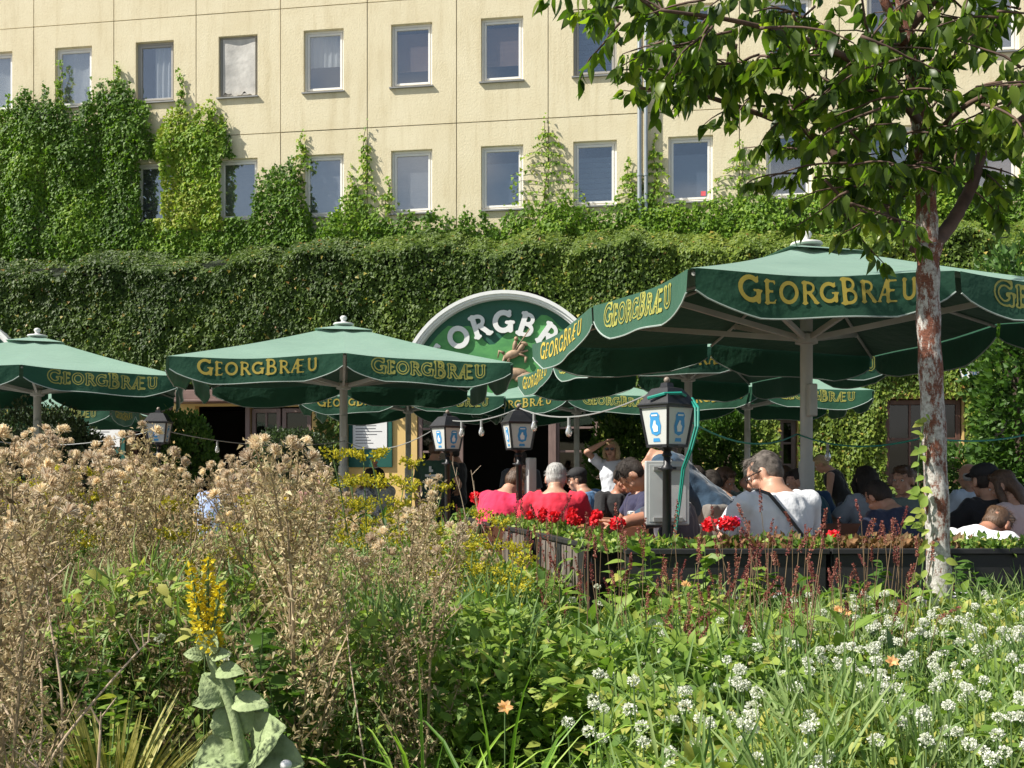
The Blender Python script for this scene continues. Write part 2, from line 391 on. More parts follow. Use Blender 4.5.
# ------------------------------------------------------------------ letters
def arc(cx,cy,rx,ry,a0,a1,n=14): return [(cx+rx*math.cos(R(a0+(a1-a0)*i/n)),cy+ry*math.sin(R(a0+(a1-a0)*i/n))) for i in range(n+1)]
W_=.17; T_=.09
GL={
 'G':(.92,[(arc(.47,.5,.38,.41,48,318),W_),([(.80,.10),(.80,.44)],W_),([(.62,.46),(.93,.46)],T_),([(.74,.80),(.76,.95)],T_)]),
 'E':(.68,[([(.2,.03),(.2,.97)],W_),([(.08,.05),(.58,.05)],T_),([(.08,.95),(.56,.95)],T_),([(.2,.52),(.48,.52)],T_),([(.58,.04),(.60,.2)],T_*.8),([(.56,.96),(.57,.82)],T_*.8)]),
 'O':(1.0,[(arc(.5,.5,.39,.42,0,360,22),W_)]),
 'R':(.84,[([(.2,.03),(.2,.97)],W_),([(.08,.96),(.42,.95)]+arc(.40,.72,.24,.22,90,-90,9)+[(.2,.5)],T_*1.2),([(.42,.5),(.76,.04)],W_*.95),([(.08,.04),(.32,.04)],T_*.8),([(.66,.04),(.88,.04)],T_*.8)]),
 'B':(.78,[([(.2,.03),(.2,.97)],W_),([(.08,.96),(.38,.96)]+arc(.38,.745,.21,.21,90,-90,9)+[(.2,.53)],T_*1.2),([(.2,.53),(.42,.53)]+arc(.42,.285,.25,.24,90,-90,9)+[(.08,.04)],T_*1.3)]),
 'A':(1.14,[([(.08,.04),(.50,.97)],T_*1.15),([(.56,.03),(.56,.97)],W_),([(.24,.34),(.56,.34)],T_),([(.50,.95),(1.0,.95)],T_),([(.5,.05),(1.02,.05)],T_),([(.56,.52),(.9,.52)],T_),([(0,.04),(.2,.04)],T_*.8)]),
 'U':(.88,[([(.2,.97),(.2,.36)]+arc(.45,.33,.25,.27,180,360,10)+[(.70,.97)],W_*.92),([(.08,.96),(.32,.96)],T_*.8),([(.58,.96),(.82,.96)],T_*.8)]),
}
def glyph_polys(ch,mode='solid',res=.055,fat=0.0):
    adv,st=GL[ch]
    xs=np.arange(-.12,adv+.12,res); ys=np.arange(-.12,1.14,res)
    X,Y=np.meshgrid(xs,ys,indexing='ij'); D=np.full(X.shape,9.)
    for pts,w in st:
        for (ax,ay),(bx,by) in zip(pts[:-1],pts[1:]):
            dx,dy=bx-ax,by-ay; L=dx*dx+dy*dy+1e-12
            t=np.clip(((X-ax)*dx+(Y-ay)*dy)/L,0,1)
            D=np.minimum(D,np.hypot(X-ax-t*dx,Y-ay-t*dy)-w/2)
    f=fat-D if mode=='solid' else .042-np.abs(D-.012)
    V=[];Fc=[]
    a,b=f.shape
    for i in range(a-1):
        for j in range(b-1):
            c=[(i,j),(i+1,j),(i+1,j+1),(i,j+1)]; fv=[f[p] for p in c]
            if max(fv)<=0: continue
            poly=[]
            for q in range(4):
                p0,p1=c[q],c[(q+1)%4]; f0,f1=fv[q],fv[(q+1)%4]
                if f0>0: poly.append((xs[p0[0]],ys[p0[1]]))
                if (f0>0)!=(f1>0):
                    t=f0/(f0-f1); poly.append((xs[p0[0]]*(1-t)+xs[p1[0]]*t,ys[p0[1]]*(1-t)+ys[p1[1]]*t))
            if len(poly)>=3:
                n=len(V); V+=poly; Fc.append(tuple(range(n,n+len(poly))))
    return adv,V,Fc
_GC={}
def gp(ch,mode,res):
    k=(ch,mode,res)
    if k not in _GC: _GC[k]=glyph_polys(ch,mode,res)
    return _GC[k]
WORD=[('G',1.22),('E',1),('O',1),('R',1),('G',1),('B',1.22),('R',1),('A',1),('U',1)]
def word_mesh(mode='solid',res=.075,gap=.08):
    """flat word: list of points in cap heights, faces; returns width"""
    V=[];Fc=[];x=0
    for ch,s in WORD:
        adv,v,f=gp(ch,mode,res); n=len(V)
        V+=[(x+p[0]*s,p[1]*s-(.06 if s>1 else 0)) for p in v]; Fc+=[tuple(i+n for i in q) for q in f]; x+=adv*s+gap
    return np.array(V),Fc,x-gap

# ------------------------------------------------------------------ facade frame
FA=Vector((-.22,21.9,0)); FD=Vector((.9886,-.1503,0)); FN=Vector((-.1503,-.9886,0)); FRZ=math.atan2(-.1503,.9886)
def fu(px,w=0.0):
    t=(px-512)/F; return (t*(FA.y+w*FN.y)-FA.x-w*FN.x)/(FD.x-t*FD.y)
def fz(py,u,w=0.0): return EYE+(HY-py)/F*(FA.y+u*FD.y+w*FN.y)
def fw(u,w,z): return Vector((FA.x+u*FD.x+w*FN.x, FA.y+u*FD.y+w*FN.y, z))
def f2w(A):  # local (u,y,z) array to world
    A=np.asarray(A,float); X=FA.x+A[:,0]*FD.x-A[:,1]*FN.x; Y=FA.y+A[:,0]*FD.y-A[:,1]*FN.y
    return np.stack([X,Y,A[:,2]],1)
PITCH=2.034
B=thing('apartment_building','cream plaster panel building with rows of small windows above the ivy','building',FA,FRZ)
mb=MB(); jt=MB(); g=.010
WW,WH=.47,1.40
for row,(zb) in enumerate((7.05,9.86,12.66)):
    z0=6.19+2.8*row; z1=z0+2.8
    for k in range(-7,7):
        u=PITCH*k; a=u-PITCH/2+g; b=u+PITCH/2-g; zt=zb+WH
        y0,y1=0,.25; jy=RS.uniform(-.004,.004)
        for (xa,xb,za,zc) in ((a,u-WW,z0+g,z1-g),(u+WW,b,z0+g,z1-g),(u-WW,u+WW,z0+g,zb),(u-WW,u+WW,zt,z1-g)):
            mb.box(((xa+xb)/2,.125+jy,(za+zc)/2),(xb-xa,.25,zc-za))
jt.box((0-PITCH/2,.16,10.4),(PITCH*14,.02,8.4)) if False else None
for k in range(-7,8): jt.box((PITCH*(k-.5),.10,10.39),(.05,.16,8.4))
for r in range(4):
    for k in range(-7,7): jt.box((PITCH*k,.11,6.19+2.8*r),(PITCH-.06,.16,.05))
mb.build('wall',M['plaster'],B); jt.build('wall_joint',M['joint'],B)
mb=MB(); mb.box((-1,5,15.1),(30,11,.9)); mb.box((-1,5,14.63),(30.4,11.4,.12)); mb.build('roof',M['sill'],B)
mb=MB(); mb.box((-1,.9,9.6),(28.4,.06,10)); mb.build('dark_backing',M['dark'],B)  # dark sheet added behind the windows to read as unlit rooms
mb=MB(); mb.box((-15.2,5.5,7),(.3,10,14)); mb.box((13.2,5.5,7),(.3,10,14)); mb.box((-1,10.4,7),(28.8,.3,14)); mb.build('side_wall',M['plaster'],B)
cover={(0,-5):'sheet',(0,-4):'cur',(0,-3):'sheet2',(0,-2):'half',(0,-1):'pink',(0,0):'pink2',(0,1):'blue',(0,2):'half',(0,3):'grey',(0,-6):'sheet',
       (1,-4):'grey',(1,-3):'grey',(1,-2):'grey',(1,-1):'grey',(1,0):'bluedark',(1,1):'blue',(1,2):'bluedark',(1,3):'none'}
def window(k,zb,row):
    u=PITCH*k; f=MB(); T=.055; y=.13; cv=cover.get((row,k),random.choice(['grey','cur','pink','blue']))
    dark=cv in('sheet2',) or (row==0 and k in(-4,1)); fm=M['grey_frame'] if dark else M['white_frame']
    zc=zb+WH/2
    for s in(-1,1): f.box((u+s*(WW-T/2),y,zc),(T,.07,WH))
    f.box((u,y,zb+WH-T/2),(2*WW-2*T,.07,T)); f.box((u,y,zb+T/2),(2*WW-2*T,.07,T))
    T2=.05; y2=y-.012
    for s in(-1,1): f.box((u+s*(WW-T-T2/2-.006),y2,zc),(T2,.06,WH-2*T-.012))
    f.box((u,y2,zb+WH-T-T2/2-.006),(2*(WW-T-T2)-.012,.06,T2)); f.box((u,y2,zb+T+T2/2+.006),(2*(WW-T-T2)-.012,.06,T2))
    W=f.build('window',fm,B,bevel=.006)
    gl=MB(); gw=2*(WW-T-T2)-.012; gh=WH-2*(T+T2)-.012; gl.box((u,y2,zc),(gw,.012,gh)); gl.build('pane',M['glass'],W)
    s=MB(); s.box((u,.02,zb-.025),(2*WW+.06,.16,.03)); s.build('window_sill',M['sill'],W)
    c=MB()
    def wavy(x0,x1,z0,z1,yy,amp=.02,fr=40,rag=0):
        n=24; Pp=[]
        for i in range(n+1):
            row_=[]
            for j in range(9):
                x=x0+(x1-x0)*i/n; z=z0+(z1-z0)*j/8
                if rag and j==0: z+=rag*(math.sin(i*.5)+.6*math.sin(i*1.3))
                row_.append((x,yy+amp*math.sin(x*fr+.6*math.sin(z*2)),z))
            Pp.append(row_)
        c.grid(Pp)
    x0,x1,z0,z1=u-gw/2-.03,u+gw/2+.03,zb+.08,zb+WH-.06; yb=.2
    if cv=='sheet': wavy(x0,x1,z0,z1,.19,.015,13); m=M['curtain']
    elif cv=='sheet2': wavy(x0,x1,z0,z1,.075,.012,8,.04); m=M['sheet']
    elif cv=='cur': wavy(x0+.3,x1,z0,z1,yb,.02,45); m=M['curtain']
    elif cv=='half': wavy(x0,x1,zc-.08,z1,yb,.012,45); m=M['curtain']
    elif cv in('pink','pink2'): c.box((u,yb,zc+.12),(gw+.04,.01,gh*.72)); m=M['blind_pink']
    elif cv=='grey': c.box((u,yb,zc),(gw+.04,.01,gh+.05)); m=M['blind_grey']
    elif cv=='bluedark': c.box((u,yb+.1,zc-.1),(gw+.04,.01,gh-.2)); m=M['blind_blue']
    elif cv=='blue': 
        for q in range(9): c.box((u,yb,zb+.12+q*.115),(gw+.04,.012,.10),Matrix.Rotation(.35,3,'X'))
        m=M['blind_blue']
    else: return
    c.build('curtain' if cv in('sheet','sheet2','cur','half') else 'blind',m,W)
for k in range(-7,7):
    window(k,9.86,0); window(k,7.05,1)
    if k>-1: window(k,12.66,2)
mb=MB(); mb.box((PITCH*2+.27,.105,7.24),(.1,.004,.1)); mb.build('window_sticker',mat('pink_sticker',(.75,.12,.15),.6),B)

# ground floor: wall columns with openings
Wf=.8
def U(px): return fu(px,Wf)
holes=[(U(131),U(173),.0,2.75),(U(195),U(247),0,2.75),(U(250),U(312),0,2.72),
       (U(417),U(459),0,2.85),(U(461),U(552),0,3.0),(U(554),U(600),.0,2.85),
       (U(672),U(702),1.2,2.4),(U(778),U(797),1.2,2.4),(U(884),U(962),1.0,2.75),(U(988),U(1014),1.0,2.5)]
mb=MB(); x=-15.2
for (a,b,z0,z1) in holes:
    mb.box(((x+a)/2,-.7,1.55),(a-x,.2,3.1))
    if z0>0: mb.box(((a+b)/2,-.7,z0/2),(b-a,.2,z0))
    mb.box(((a+b)/2,-.7,(z1+3.1)/2),(b-a,.2,3.1-z1)); x=b
mb.box(((x+13.2)/2,-.7,1.55),(13.2-x,.2,3.1))
mb.build('ground_floor_wall',M['yellow_wall'],B)
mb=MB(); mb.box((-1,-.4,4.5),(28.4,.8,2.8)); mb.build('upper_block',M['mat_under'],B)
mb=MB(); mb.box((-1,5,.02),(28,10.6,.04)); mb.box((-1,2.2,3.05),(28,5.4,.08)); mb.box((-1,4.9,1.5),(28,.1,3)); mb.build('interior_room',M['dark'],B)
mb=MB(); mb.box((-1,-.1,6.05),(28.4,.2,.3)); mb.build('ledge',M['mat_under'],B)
def glazed(u0,u1,z0,z1,m,cols=2,rows=3,y=-.74,name='door'):
    f=MB(); T=.09; w=u1-u0
    for s in(u0+T/2,u1-T/2): f.box((s,y,(z0+z1)/2),(T,.07,z1-z0))
    f.box(((u0+u1)/2,y,z1-T/2),(w-2*T,.07,T)); f.box(((u0+u1)/2,y,z0+.12),(w-2*T,.07,.24))
    for i in range(1,cols): f.box((u0+w*i/cols,y,(z0+z1)/2+.07),(.045,.05,z1-z0-.33))
    for j in range(1,rows): f.box(((u0+u1)/2,y-.003,z0+.24+(z1-z0-.33)*j/rows),(w-2*T,.045,.045))
    d=f.build(name,m,B,bevel=.006)
    gl=MB(); gl.box(((u0+u1)/2,y+.01,(z0+z1)/2),(w-2*T,.01,z1-z0-.2)); gl.build('pane',M['dark_glass'],d)
    return d
H=holes
glazed(H[0][0]+.03,H[0][1]-.03,0,2.72,M['brown_wood'],1,2)
glazed(H[2][0]+.03,H[2][0]+(H[2][1]-H[2][0])*.5-.02,0,2.68,M['taupe_wood'],2,1)
glazed(H[2][0]+(H[2][1]-H[2][0])*.5+.02,H[2][1]-.03,0,2.68,M['taupe_wood'],1,3)
glazed(H[3][0]+.02,H[3][1]-.02,0,2.8,M['taupe_wood'],2,5)
glazed(H[5][0]+.02,H[5][1]-.02,0,2.8,M['taupe_wood'],2,5)
glazed(H[6][0]+.02,H[6][1]-.02,1.22,2.38,M['taupe_wood'],1,2,name='window')
glazed(H[7][0]+.02,H[7][1]-.02,1.22,2.38,M['taupe_wood'],1,2,name='window')
glazed(H[8][0]+.02,H[8][1]-.02,1.02,2.72,M['brown_wood'],3,2,name='window')
glazed(H[9][0]+.02,H[9][1]-.02,1.02,2.48,M['grey_frame'],1,1,name='window')
mb=MB()
for (a,b) in((H[1][1]-.0,H[2][0]),):
    mb.box(((a+b)/2,-.83,1.36),(.10,.06,2.7)); mb.build('door_jamb',M['taupe_wood'],B,bevel=.006)
for uu in(H[5][0]-.03,H[3][1]+.02):
    mb=MB(); mb.box((uu,-.83,1.45),(.16,.06,2.9)); mb.build('door_jamb',M['taupe_wood'],B,bevel=.006)

def canopy_roof(u0,u1,z):
    m_=MB(); m_.prism([(u0,z),(u1,z),(u1,z+.06),(u0,z+.06)],-1.45,-.8)
    m_.prism([(u0+.0,z+.062),(u1,z+.062),(u1-.12,z+.26),(u0+.12,z+.26)],-1.4,-.8); m_.build('porch_roof',M['awning'],B,bevel=.01)
canopy_roof(U(178),U(268),2.80); canopy_roof(U(292),U(313),2.76)
# drainpipes
dp=thing('drainpipe','pair of slim grey zinc drainpipes running down the cream facade behind the tree crown','drainpipe',fw(fu(643),.1,6.1),FRZ)
for i,px in enumerate((639.5,646)):
    t=MB(); uo=fu(px,.12)-fu(643); r=.042 if i else .05
    t.tube([(uo,-.03,0),(uo,-.03,8.4)],r,12); 
    for z in(1.5,3.5,5.5): t.tube([(uo,-.03,z),(uo,-.03,z+.05)],r+.012,12)
    t.build('pipe',M['zinc'],dp,smooth=False)
for z in(1.1,3.1,5.1,7.1):
    t=MB(); t.box((0,.03,z),(.3,.06,.03)); t.build('pipe_bracket',M['zinc'],dp)

# ------------------------------------------------------------------ arched sign
def arch_sign(u0,w,zc,Ro,label,letters=True):
    A=thing('arched_sign',label,'sign',fw(u0,w,0),FRZ)
    Ri=Ro-.16; n=48; fr=MB()
    for (ra,rb,ya,yb) in((Ro-.07,Ro,-.26,.1),(Ro-.12,Ro-.07,-.22,.1),(Ri,Ro-.12,-.17,.1)):
        for i in range(n):
            a0=math.pi*i/n; a1=math.pi*(i+1)/n
            pts=[(ra*math.cos(a0),zc+ra*math.sin(a0)),(rb*math.cos(a0),zc+rb*math.sin(a0)),(rb*math.cos(a1),zc+rb*math.sin(a1)),(ra*math.cos(a1),zc+ra*math.sin(a1))]
            v=[(x,ya,z) for x,z in pts]+[(x,yb,z) for x,z in pts]
            fr.add(v,[(0,3,2,1),(1,2,6,5),(3,0,4,7)])
    fr.build('arch_frame',M['white_paint'],A)
    bd=MB(); pts=[(Ri*math.cos(math.pi*i/n),zc+Ri*math.sin(math.pi*i/n)) for i in range(n+1)]
    bd.prism(pts,.02,.08); bd.build('board',M['sign_green'],A)
    if not letters: return A
    hl=MB(); q=[]
    for i in range(31):
        x=-1.62+3.3*i/30; top=1.45+.10*math.sin(i*.9)+.22*math.sin(i*.33+.4)
        top=min(top,math.sqrt(max(.01,(Ri-.12)**2-x*x))); q.append((x,top))
    hl.prism([(x,zc+z) for x,z in q]+[(1.68,zc+.02),(-1.62,zc+.02)],.005,.019); hl.build('painted_landscape',M['sign_light'],A)
    lt=MB(); rad=1.62; S=.46
    ws=[GL[c][0]*(1.0) for c,_ in WORD]; tot=len(WORD)
    for i,(c,_) in enumerate(WORD):
        ang=math.pi/2-(i-4.0)*R(18); adv,v,f=glyph_polys(c,'solid',.045,.03)
        cx,cz=rad*math.cos(ang),zc+rad*math.sin(ang); th=ang-math.pi/2
        for yy in(-.05,):
            pts=[]
            for (a,b) in v:
                a=(a-adv/2)*S; b=(b-.5)*S; pts.append((cx+a*math.cos(th)-b*math.sin(th),cz+a*math.sin(th)+b*math.cos(th)))
            nv=len(pts)
            for fc in f:
                P_=[pts[k] for k in fc]; m_=len(P_)
                lt.add([(x,yy,z) for x,z in P_]+[(x,-.0,z) for x,z in P_],[tuple(range(m_))]+[(k,k+m_,(k+1)%m_+m_,(k+1)%m_) for k in range(m_)])
    lt.build('lettering',M['white_paint'],A)
    # gilded relief: a mounted rider with a lance over a rock
    rl=MB(); c=(.25,-.06,zc+.95)
    def bl(x,z,rx,rz,rot=0,ry=.06): rl.ball((c[0]+x,c[1],c[2]+z),(rx,ry,rz),12,8,Matrix.Rotation(-rot,3,'Y'))
    bl(-.05,-.02,.20,.09,R(20)); bl(.13,.10,.06,.13,R(-35)); bl(.20,.20,.085,.04,R(-20)); bl(0,.16,.05,.12,R(-10)); bl(.03,.30,.045,.05)
    for (x,z,x2,z2) in((-.2,-.05,-.3,-.3),(-.12,-.08,-.14,-.32),(.08,0,.24,-.08),(.24,-.08,.22,-.2),(.1,.02,.28,.05)):
        rl.tube([(c[0]+x,c[1],c[2]+z),(c[0]+x2,c[1],c[2]+z2)],[.035,.018],8)
    rl.tube([(c[0]+.32,c[1]-.03,c[2]+.5),(c[0]-.35,c[1]-.03,c[2]-.45)],.013,6)
    rl.tube([(c[0]-.22,c[1],c[2]),(c[0]-.33,c[1],c[2]+.05),(c[0]-.36,c[1],c[2]-.1)],[.04,.03,.01],8)
    bl(-.05,-.42,.34,.12,0,.09); bl(.18,-.5,.2,.1,R(15),.09); bl(-.38,-.5,.14,.09,R(-30),.07)
    rl.build('rider_relief',M['bronze'],A,smooth=True); return A
us=fu(503,1.0); zc_s=fz(399,us,1.0)
arch_sign(us,.95,zc_s,2.24,'white framed arched green sign with white letters and a bronze rider over the main doorway')
us2=fu(-44,1.0)
arch_sign(us2,.95,fz(402,us2,1.0),2.0,'second green arched panel with white rim half hidden in the ivy above the side umbrella',False)

# ------------------------------------------------------------------ ivy
def ivy_leaves(N,us,zs,ys,nrm,size,tint,mb,sd=.45,sn=.4,m=0):
    d=np.tile([0,-.45,-1.0],(N,1)); fr=frames(d,nrm,N,sd,sn)
    loc=np.stack([us,ys,zs],1); W=f2w(loc)
    # rotate frames
    c,s=FD.x,FD.y; Rm=np.array([[c,s,0],[-s,c,0],[0,0,1]])
    fr=fr@Rm
    mb.scatter(IVY,W,fr,size,tint,m)
# upper outline as px -> y (clean masses only)
_op=[-40,0,20,40,58,75,90,102,120,140,150,154,160,164,172,186,200,214,226,236,246,252,266,282,296,303,314,322,340,352,372,400,450,500,520,560,600,640,690,720,752,780,820,860,900,960,1080]
_oy=[100,98,88,92,86,108,78,84,74,84,108,128,128,108,104,108,104,104,118,160,214,186,172,160,156,170,212,214,200,196,206,212,214,214,205,198,204,196,196,196,188,192,168,158,150,150,148]
def top_y(px): return np.interp(px,_op,_oy)
N=190000
us_=RS.uniform(-13.5,13,N); zs_=RS.uniform(5.9,11.2,N)
Wd=f2w(np.stack([us_,np.full(N,-.1),zs_],1)); px=512+F*Wd[:,0]/Wd[:,1]; py=HY-(Wd[:,2]-EYE)/Wd[:,1]*F
jit=(vnoise(us_*5,zs_*3)-.5)*16+ (vnoise(us_*14,zs_*6)-.5)*14
keep=py>top_y(px)+jit
# keep windows clear except for a ragged margin
k=np.round(us_/PITCH); du=np.abs(us_-k*PITCH)
for zb in(7.05,9.86):
    rag=(vnoise(us_*6+9,zs_*6)-.3)*.10
    cover_w=(px<95)&(zb<8)
    vis=(zb>8)|((px>143)&(px<164))|((px>223)&(px<257))|((px>311)&(px<343.5))|(px>350)
    inw=vis&(du<WW+.0-rag)&(zs_>zb+.02+rag*.6)&(zs_<zb+WH-.0)&~cover_w
    if zb<8: inw&=~((px>242)&(px<262)&(py>150)&False)
    keep&=~inw
dens=np.where(zs_<6.4,.75,1.0); keep&=RS.rand(N)<dens*np.clip((py-top_y(px)-jit)/22,.22,1)
us_,zs_,px,py=us_[keep],zs_[keep],px[keep],py[keep]; N=len(us_)
h=.10+.30*vnoise(us_*1.6,zs_*.9)*np.clip((py-top_y(px))/40,.15,1)+.10*vnoise(us_*5,zs_*4)
h*=RS.uniform(.3,1.0,N)**.5
e=.05; gx=(vnoise((us_+e)*1.6,zs_*.9)-vnoise((us_-e)*1.6,zs_*.9))/(2*e)*.3
g2=(vnoise((us_+e)*5,zs_*4)-vnoise((us_-e)*5,zs_*4))/(2*e)*.1; gz=(vnoise(us_*5,(zs_+e)*4)-vnoise(us_*5,(zs_-e)*4))/(2*e)*.1
nr=np.stack([-(gx+g2)*1.3,-np.ones(N),.45-gz*1.3],1)
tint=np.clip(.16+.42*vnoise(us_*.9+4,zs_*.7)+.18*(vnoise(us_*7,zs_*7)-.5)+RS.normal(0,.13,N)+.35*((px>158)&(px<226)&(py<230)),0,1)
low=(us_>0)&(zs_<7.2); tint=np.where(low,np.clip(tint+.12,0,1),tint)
iv=thing('climbing_ivy','dense bright climbing ivy covering the cream facade around the lower row of windows','ivy',fw(-2,0,6.1))
mb=MB(); ivy_leaves(N,us_,zs_,-h,nr,RS.uniform(.06,.105,N),tint,mb); print('upper ivy',N)
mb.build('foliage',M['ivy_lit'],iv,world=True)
mb=MB()
for px0,py0,py1 in((58,130,240),(100,110,240),(190,134,240),(290,180,240),(330,222,240),(130,110,240),(20,110,240)):
    u=fu(px0); pts=[fw(u+.1*math.sin(i),.03,fz(py1+(py0-py1)*i/8,u)) for i in range(9)]; mb.tube(pts,.018,5)
mb.build('stem',M['vine'],iv,world=True)
# climbing sprigs on the bare wall, each with side shoots
def sprig(px0,py0,py1,wid,label,red=0,shoots=True):
    u0=fu(px0); z0=fz(py0,u0); z1=fz(py1,u0)
    t=thing('ivy_sprig',label,'ivy sprig',fw(u0,0,z0-.3)); st=MB(); lf=MB()
    n=14; main=[(u0+.05*math.sin(i*.8+px0),z0-.3+(z1-z0+.3)*i/n) for i in range(n+1)]
    st.tube([fw(a,.04,b) for a,b in main],[.012*(1-.7*i/n)+.003 for i in range(n+1)],5)
    P_=[]
    for (a,b) in main:
        for q in range(5): P_.append((a+RS.normal(0,.04),b+RS.normal(0,.07)))
    if shoots:
        L=z1-z0
        for i in range(1,int(L/.22)):
            zz=z0+i*.22; 
            for s in(-1,1):
                ln=wid*(1-(zz-z0)/L)**.7*random.uniform(.6,1.1); m_=7
                q=[(u0+s*ln*j/m_, zz+.18*ln*math.sin(j/m_*2.2)-.10*(j/m_)**2) for j in range(m_+1)]
                st.tube([fw(a,.03,b) for a,b in q],.005,4)
                for (a,b) in q:
                    for _ in range(2): P_.append((a+RS.normal(0,.02),b-abs(RS.normal(0,.03))))
    P_=np.array(P_); n_=len(P_)
    ivy_leaves(n_,P_[:,0],P_[:,1],-RS.uniform(.03,.10,n_),[0,-1,.4],RS.uniform(.05,.10,n_),np.clip(RS.normal(.6,.2,n_),0,1),lf)
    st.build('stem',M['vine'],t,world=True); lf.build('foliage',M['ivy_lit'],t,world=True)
for a in ((547,225,122,1.15,'broad fern-like ivy sprig between the second and third lower windows right of the bare wall'),
          (630,215,160,.5,'short ivy sprig just beside the zinc drainpipe, fanning towards the blue blind window'),
          (655,215,138,.5,'narrow ivy sprig hugging the wall just behind the zinc drainpipe'),
          (741,220,142,1.0,'feathery ivy sprig beside the lower window with the pink sticker'),
          (366,215,128,.32,'tall thin ivy sprig creeping up the bare wall between two grey lower windows'),
          (352,215,172,.4,'short ivy sprig just under the tall thin one on the bare wall'),
          (388,215,180,.35,'low ivy sprig curling beside the grey curtained lower window'),
          (303,175,135,.35,'thin ivy tip reaching above the leafy hump between lower windows'),
          (182,120,74,.15,'wispy ivy tip reaching up beneath the upper window with the open casement'),
          (61,110,64,.12,'reddish ivy tip reaching beside the upper window with the hanging sheet'),
          (118,90,66,.12,'wispy ivy tip between the two leftmost whole upper windows'),
          (212,130,100,.12,'stray ivy tip just under the upper window hung with a grey sheet')):
    sprig(*a)
# ivy curtain on the projecting ground floor block
ic=thing('ivy_curtain','thick dark curtain of ivy hanging over the projecting ground floor above the umbrellas','ivy',fw(-2,.8,0))
N=150000
N=220000; us_=RS.uniform(-13.8,13,N); s_=RS.uniform(0,7.2,N)   # s: height along front then over the sloping top
zf=5.75; zs_=np.where(s_<zf,s_,zf+(s_-zf)*.42); ys_=np.where(s_<zf,-.85,-.85+(s_-zf)*.62)
keep=np.ones(N,bool)
inarch=lambda u,z,uc,zc,Rr:((u-uc)**2+(z-zc)**2<Rr**2)&(z>zc-.05)
keep&=~inarch(us_,zs_,us,zc_s,2.16+.16*vnoise(us_*4,zs_*4)); keep&=~inarch(us_,zs_,us2,fz(402,us2,1.0),1.95)
for (a,b,z0,z1) in holes: keep&=~((us_>a-.01)&(us_<b+.01)&(zs_<z1+.02)&(zs_>z0))
bare=(zs_<2.95+.35*vnoise(us_*2,zs_))&(us_>U(128))&(us_<U(318)); keep&=~bare
bare=(zs_<2.95+.3*vnoise(us_*2,zs_))&(us_>U(350))&(us_<U(602)); keep&=~bare
us_,zs_,ys_,s_=us_[keep],zs_[keep],ys_[keep],s_[keep]; N=len(us_)
hn=lambda u,s:.20*vnoise(u*1.1,s*.6)+.13*vnoise(u*3.7,s*2.4)+.05*vnoise(u*9,s*8)
h=hn(us_,s_)*RS.uniform(.45,1,N)**.5+np.exp(-((s_-zf+.2-.5*vnoise(us_*1.3,us_*0))/.35)**2)*.10*vnoise(us_*2.3+5,us_*0)
gx=(hn(us_+e,s_)-hn(us_-e,s_))/(2*e); gs=(hn(us_,s_+e)-hn(us_,s_-e))/(2*e)
lift=(.42*vnoise(us_*1.1+2,us_*0+3)+.2*vnoise(us_*3.1,us_*0+8)-.22)*np.clip((s_-zf+.9)/.9,0,1); zs_=zs_+lift
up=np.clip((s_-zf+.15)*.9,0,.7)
nr=np.stack([-gx*1.2,-np.ones(N)*np.where(s_<zf,1,.8),.35+up-gs*1.0],1)
tint=np.clip(.16+.26*np.clip((us_+5)/9,0,1)+.30*vnoise(us_*1.3,s_*1.1)+.12*np.clip(up,0,1)+RS.normal(0,.12,N)+.15*(zs_<2.9)*(us_>2),0,1)  # leaves on the upturned slope tinted paler, sun put into their colour
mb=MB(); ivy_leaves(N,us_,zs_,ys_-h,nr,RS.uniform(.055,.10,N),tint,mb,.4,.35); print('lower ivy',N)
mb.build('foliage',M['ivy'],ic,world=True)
mb=MB(); q=RS.choice(N,1500,replace=False); ivy_leaves(1500,us_[q],zs_[q],ys_[q]-h[q]-.02,nr[q],RS.uniform(.06,.10,1500),RS.rand(1500),mb,.5,.6); mb.build('withered_leaves',M['withered'],ic,world=True)
# mat of stems behind the leaves, the shade between them put into its colour
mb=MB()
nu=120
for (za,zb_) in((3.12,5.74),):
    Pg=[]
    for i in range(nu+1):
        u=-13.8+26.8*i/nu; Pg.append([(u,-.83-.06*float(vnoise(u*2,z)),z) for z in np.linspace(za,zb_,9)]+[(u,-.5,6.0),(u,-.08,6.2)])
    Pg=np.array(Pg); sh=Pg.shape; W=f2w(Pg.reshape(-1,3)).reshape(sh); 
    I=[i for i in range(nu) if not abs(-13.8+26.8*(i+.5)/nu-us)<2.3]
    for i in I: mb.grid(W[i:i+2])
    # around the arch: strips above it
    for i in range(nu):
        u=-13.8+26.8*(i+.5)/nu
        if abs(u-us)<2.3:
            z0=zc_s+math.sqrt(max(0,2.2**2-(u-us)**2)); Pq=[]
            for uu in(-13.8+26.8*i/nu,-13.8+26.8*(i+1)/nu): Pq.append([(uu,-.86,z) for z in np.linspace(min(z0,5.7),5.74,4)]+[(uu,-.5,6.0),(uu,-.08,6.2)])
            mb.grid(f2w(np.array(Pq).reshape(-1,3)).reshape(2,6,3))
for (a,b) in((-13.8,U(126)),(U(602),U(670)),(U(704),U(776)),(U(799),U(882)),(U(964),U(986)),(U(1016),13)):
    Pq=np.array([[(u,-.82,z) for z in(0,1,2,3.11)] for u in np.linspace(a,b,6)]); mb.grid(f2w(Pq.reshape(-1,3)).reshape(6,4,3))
mb.build('stem_mat',M['mat_under'],ic,world=True)

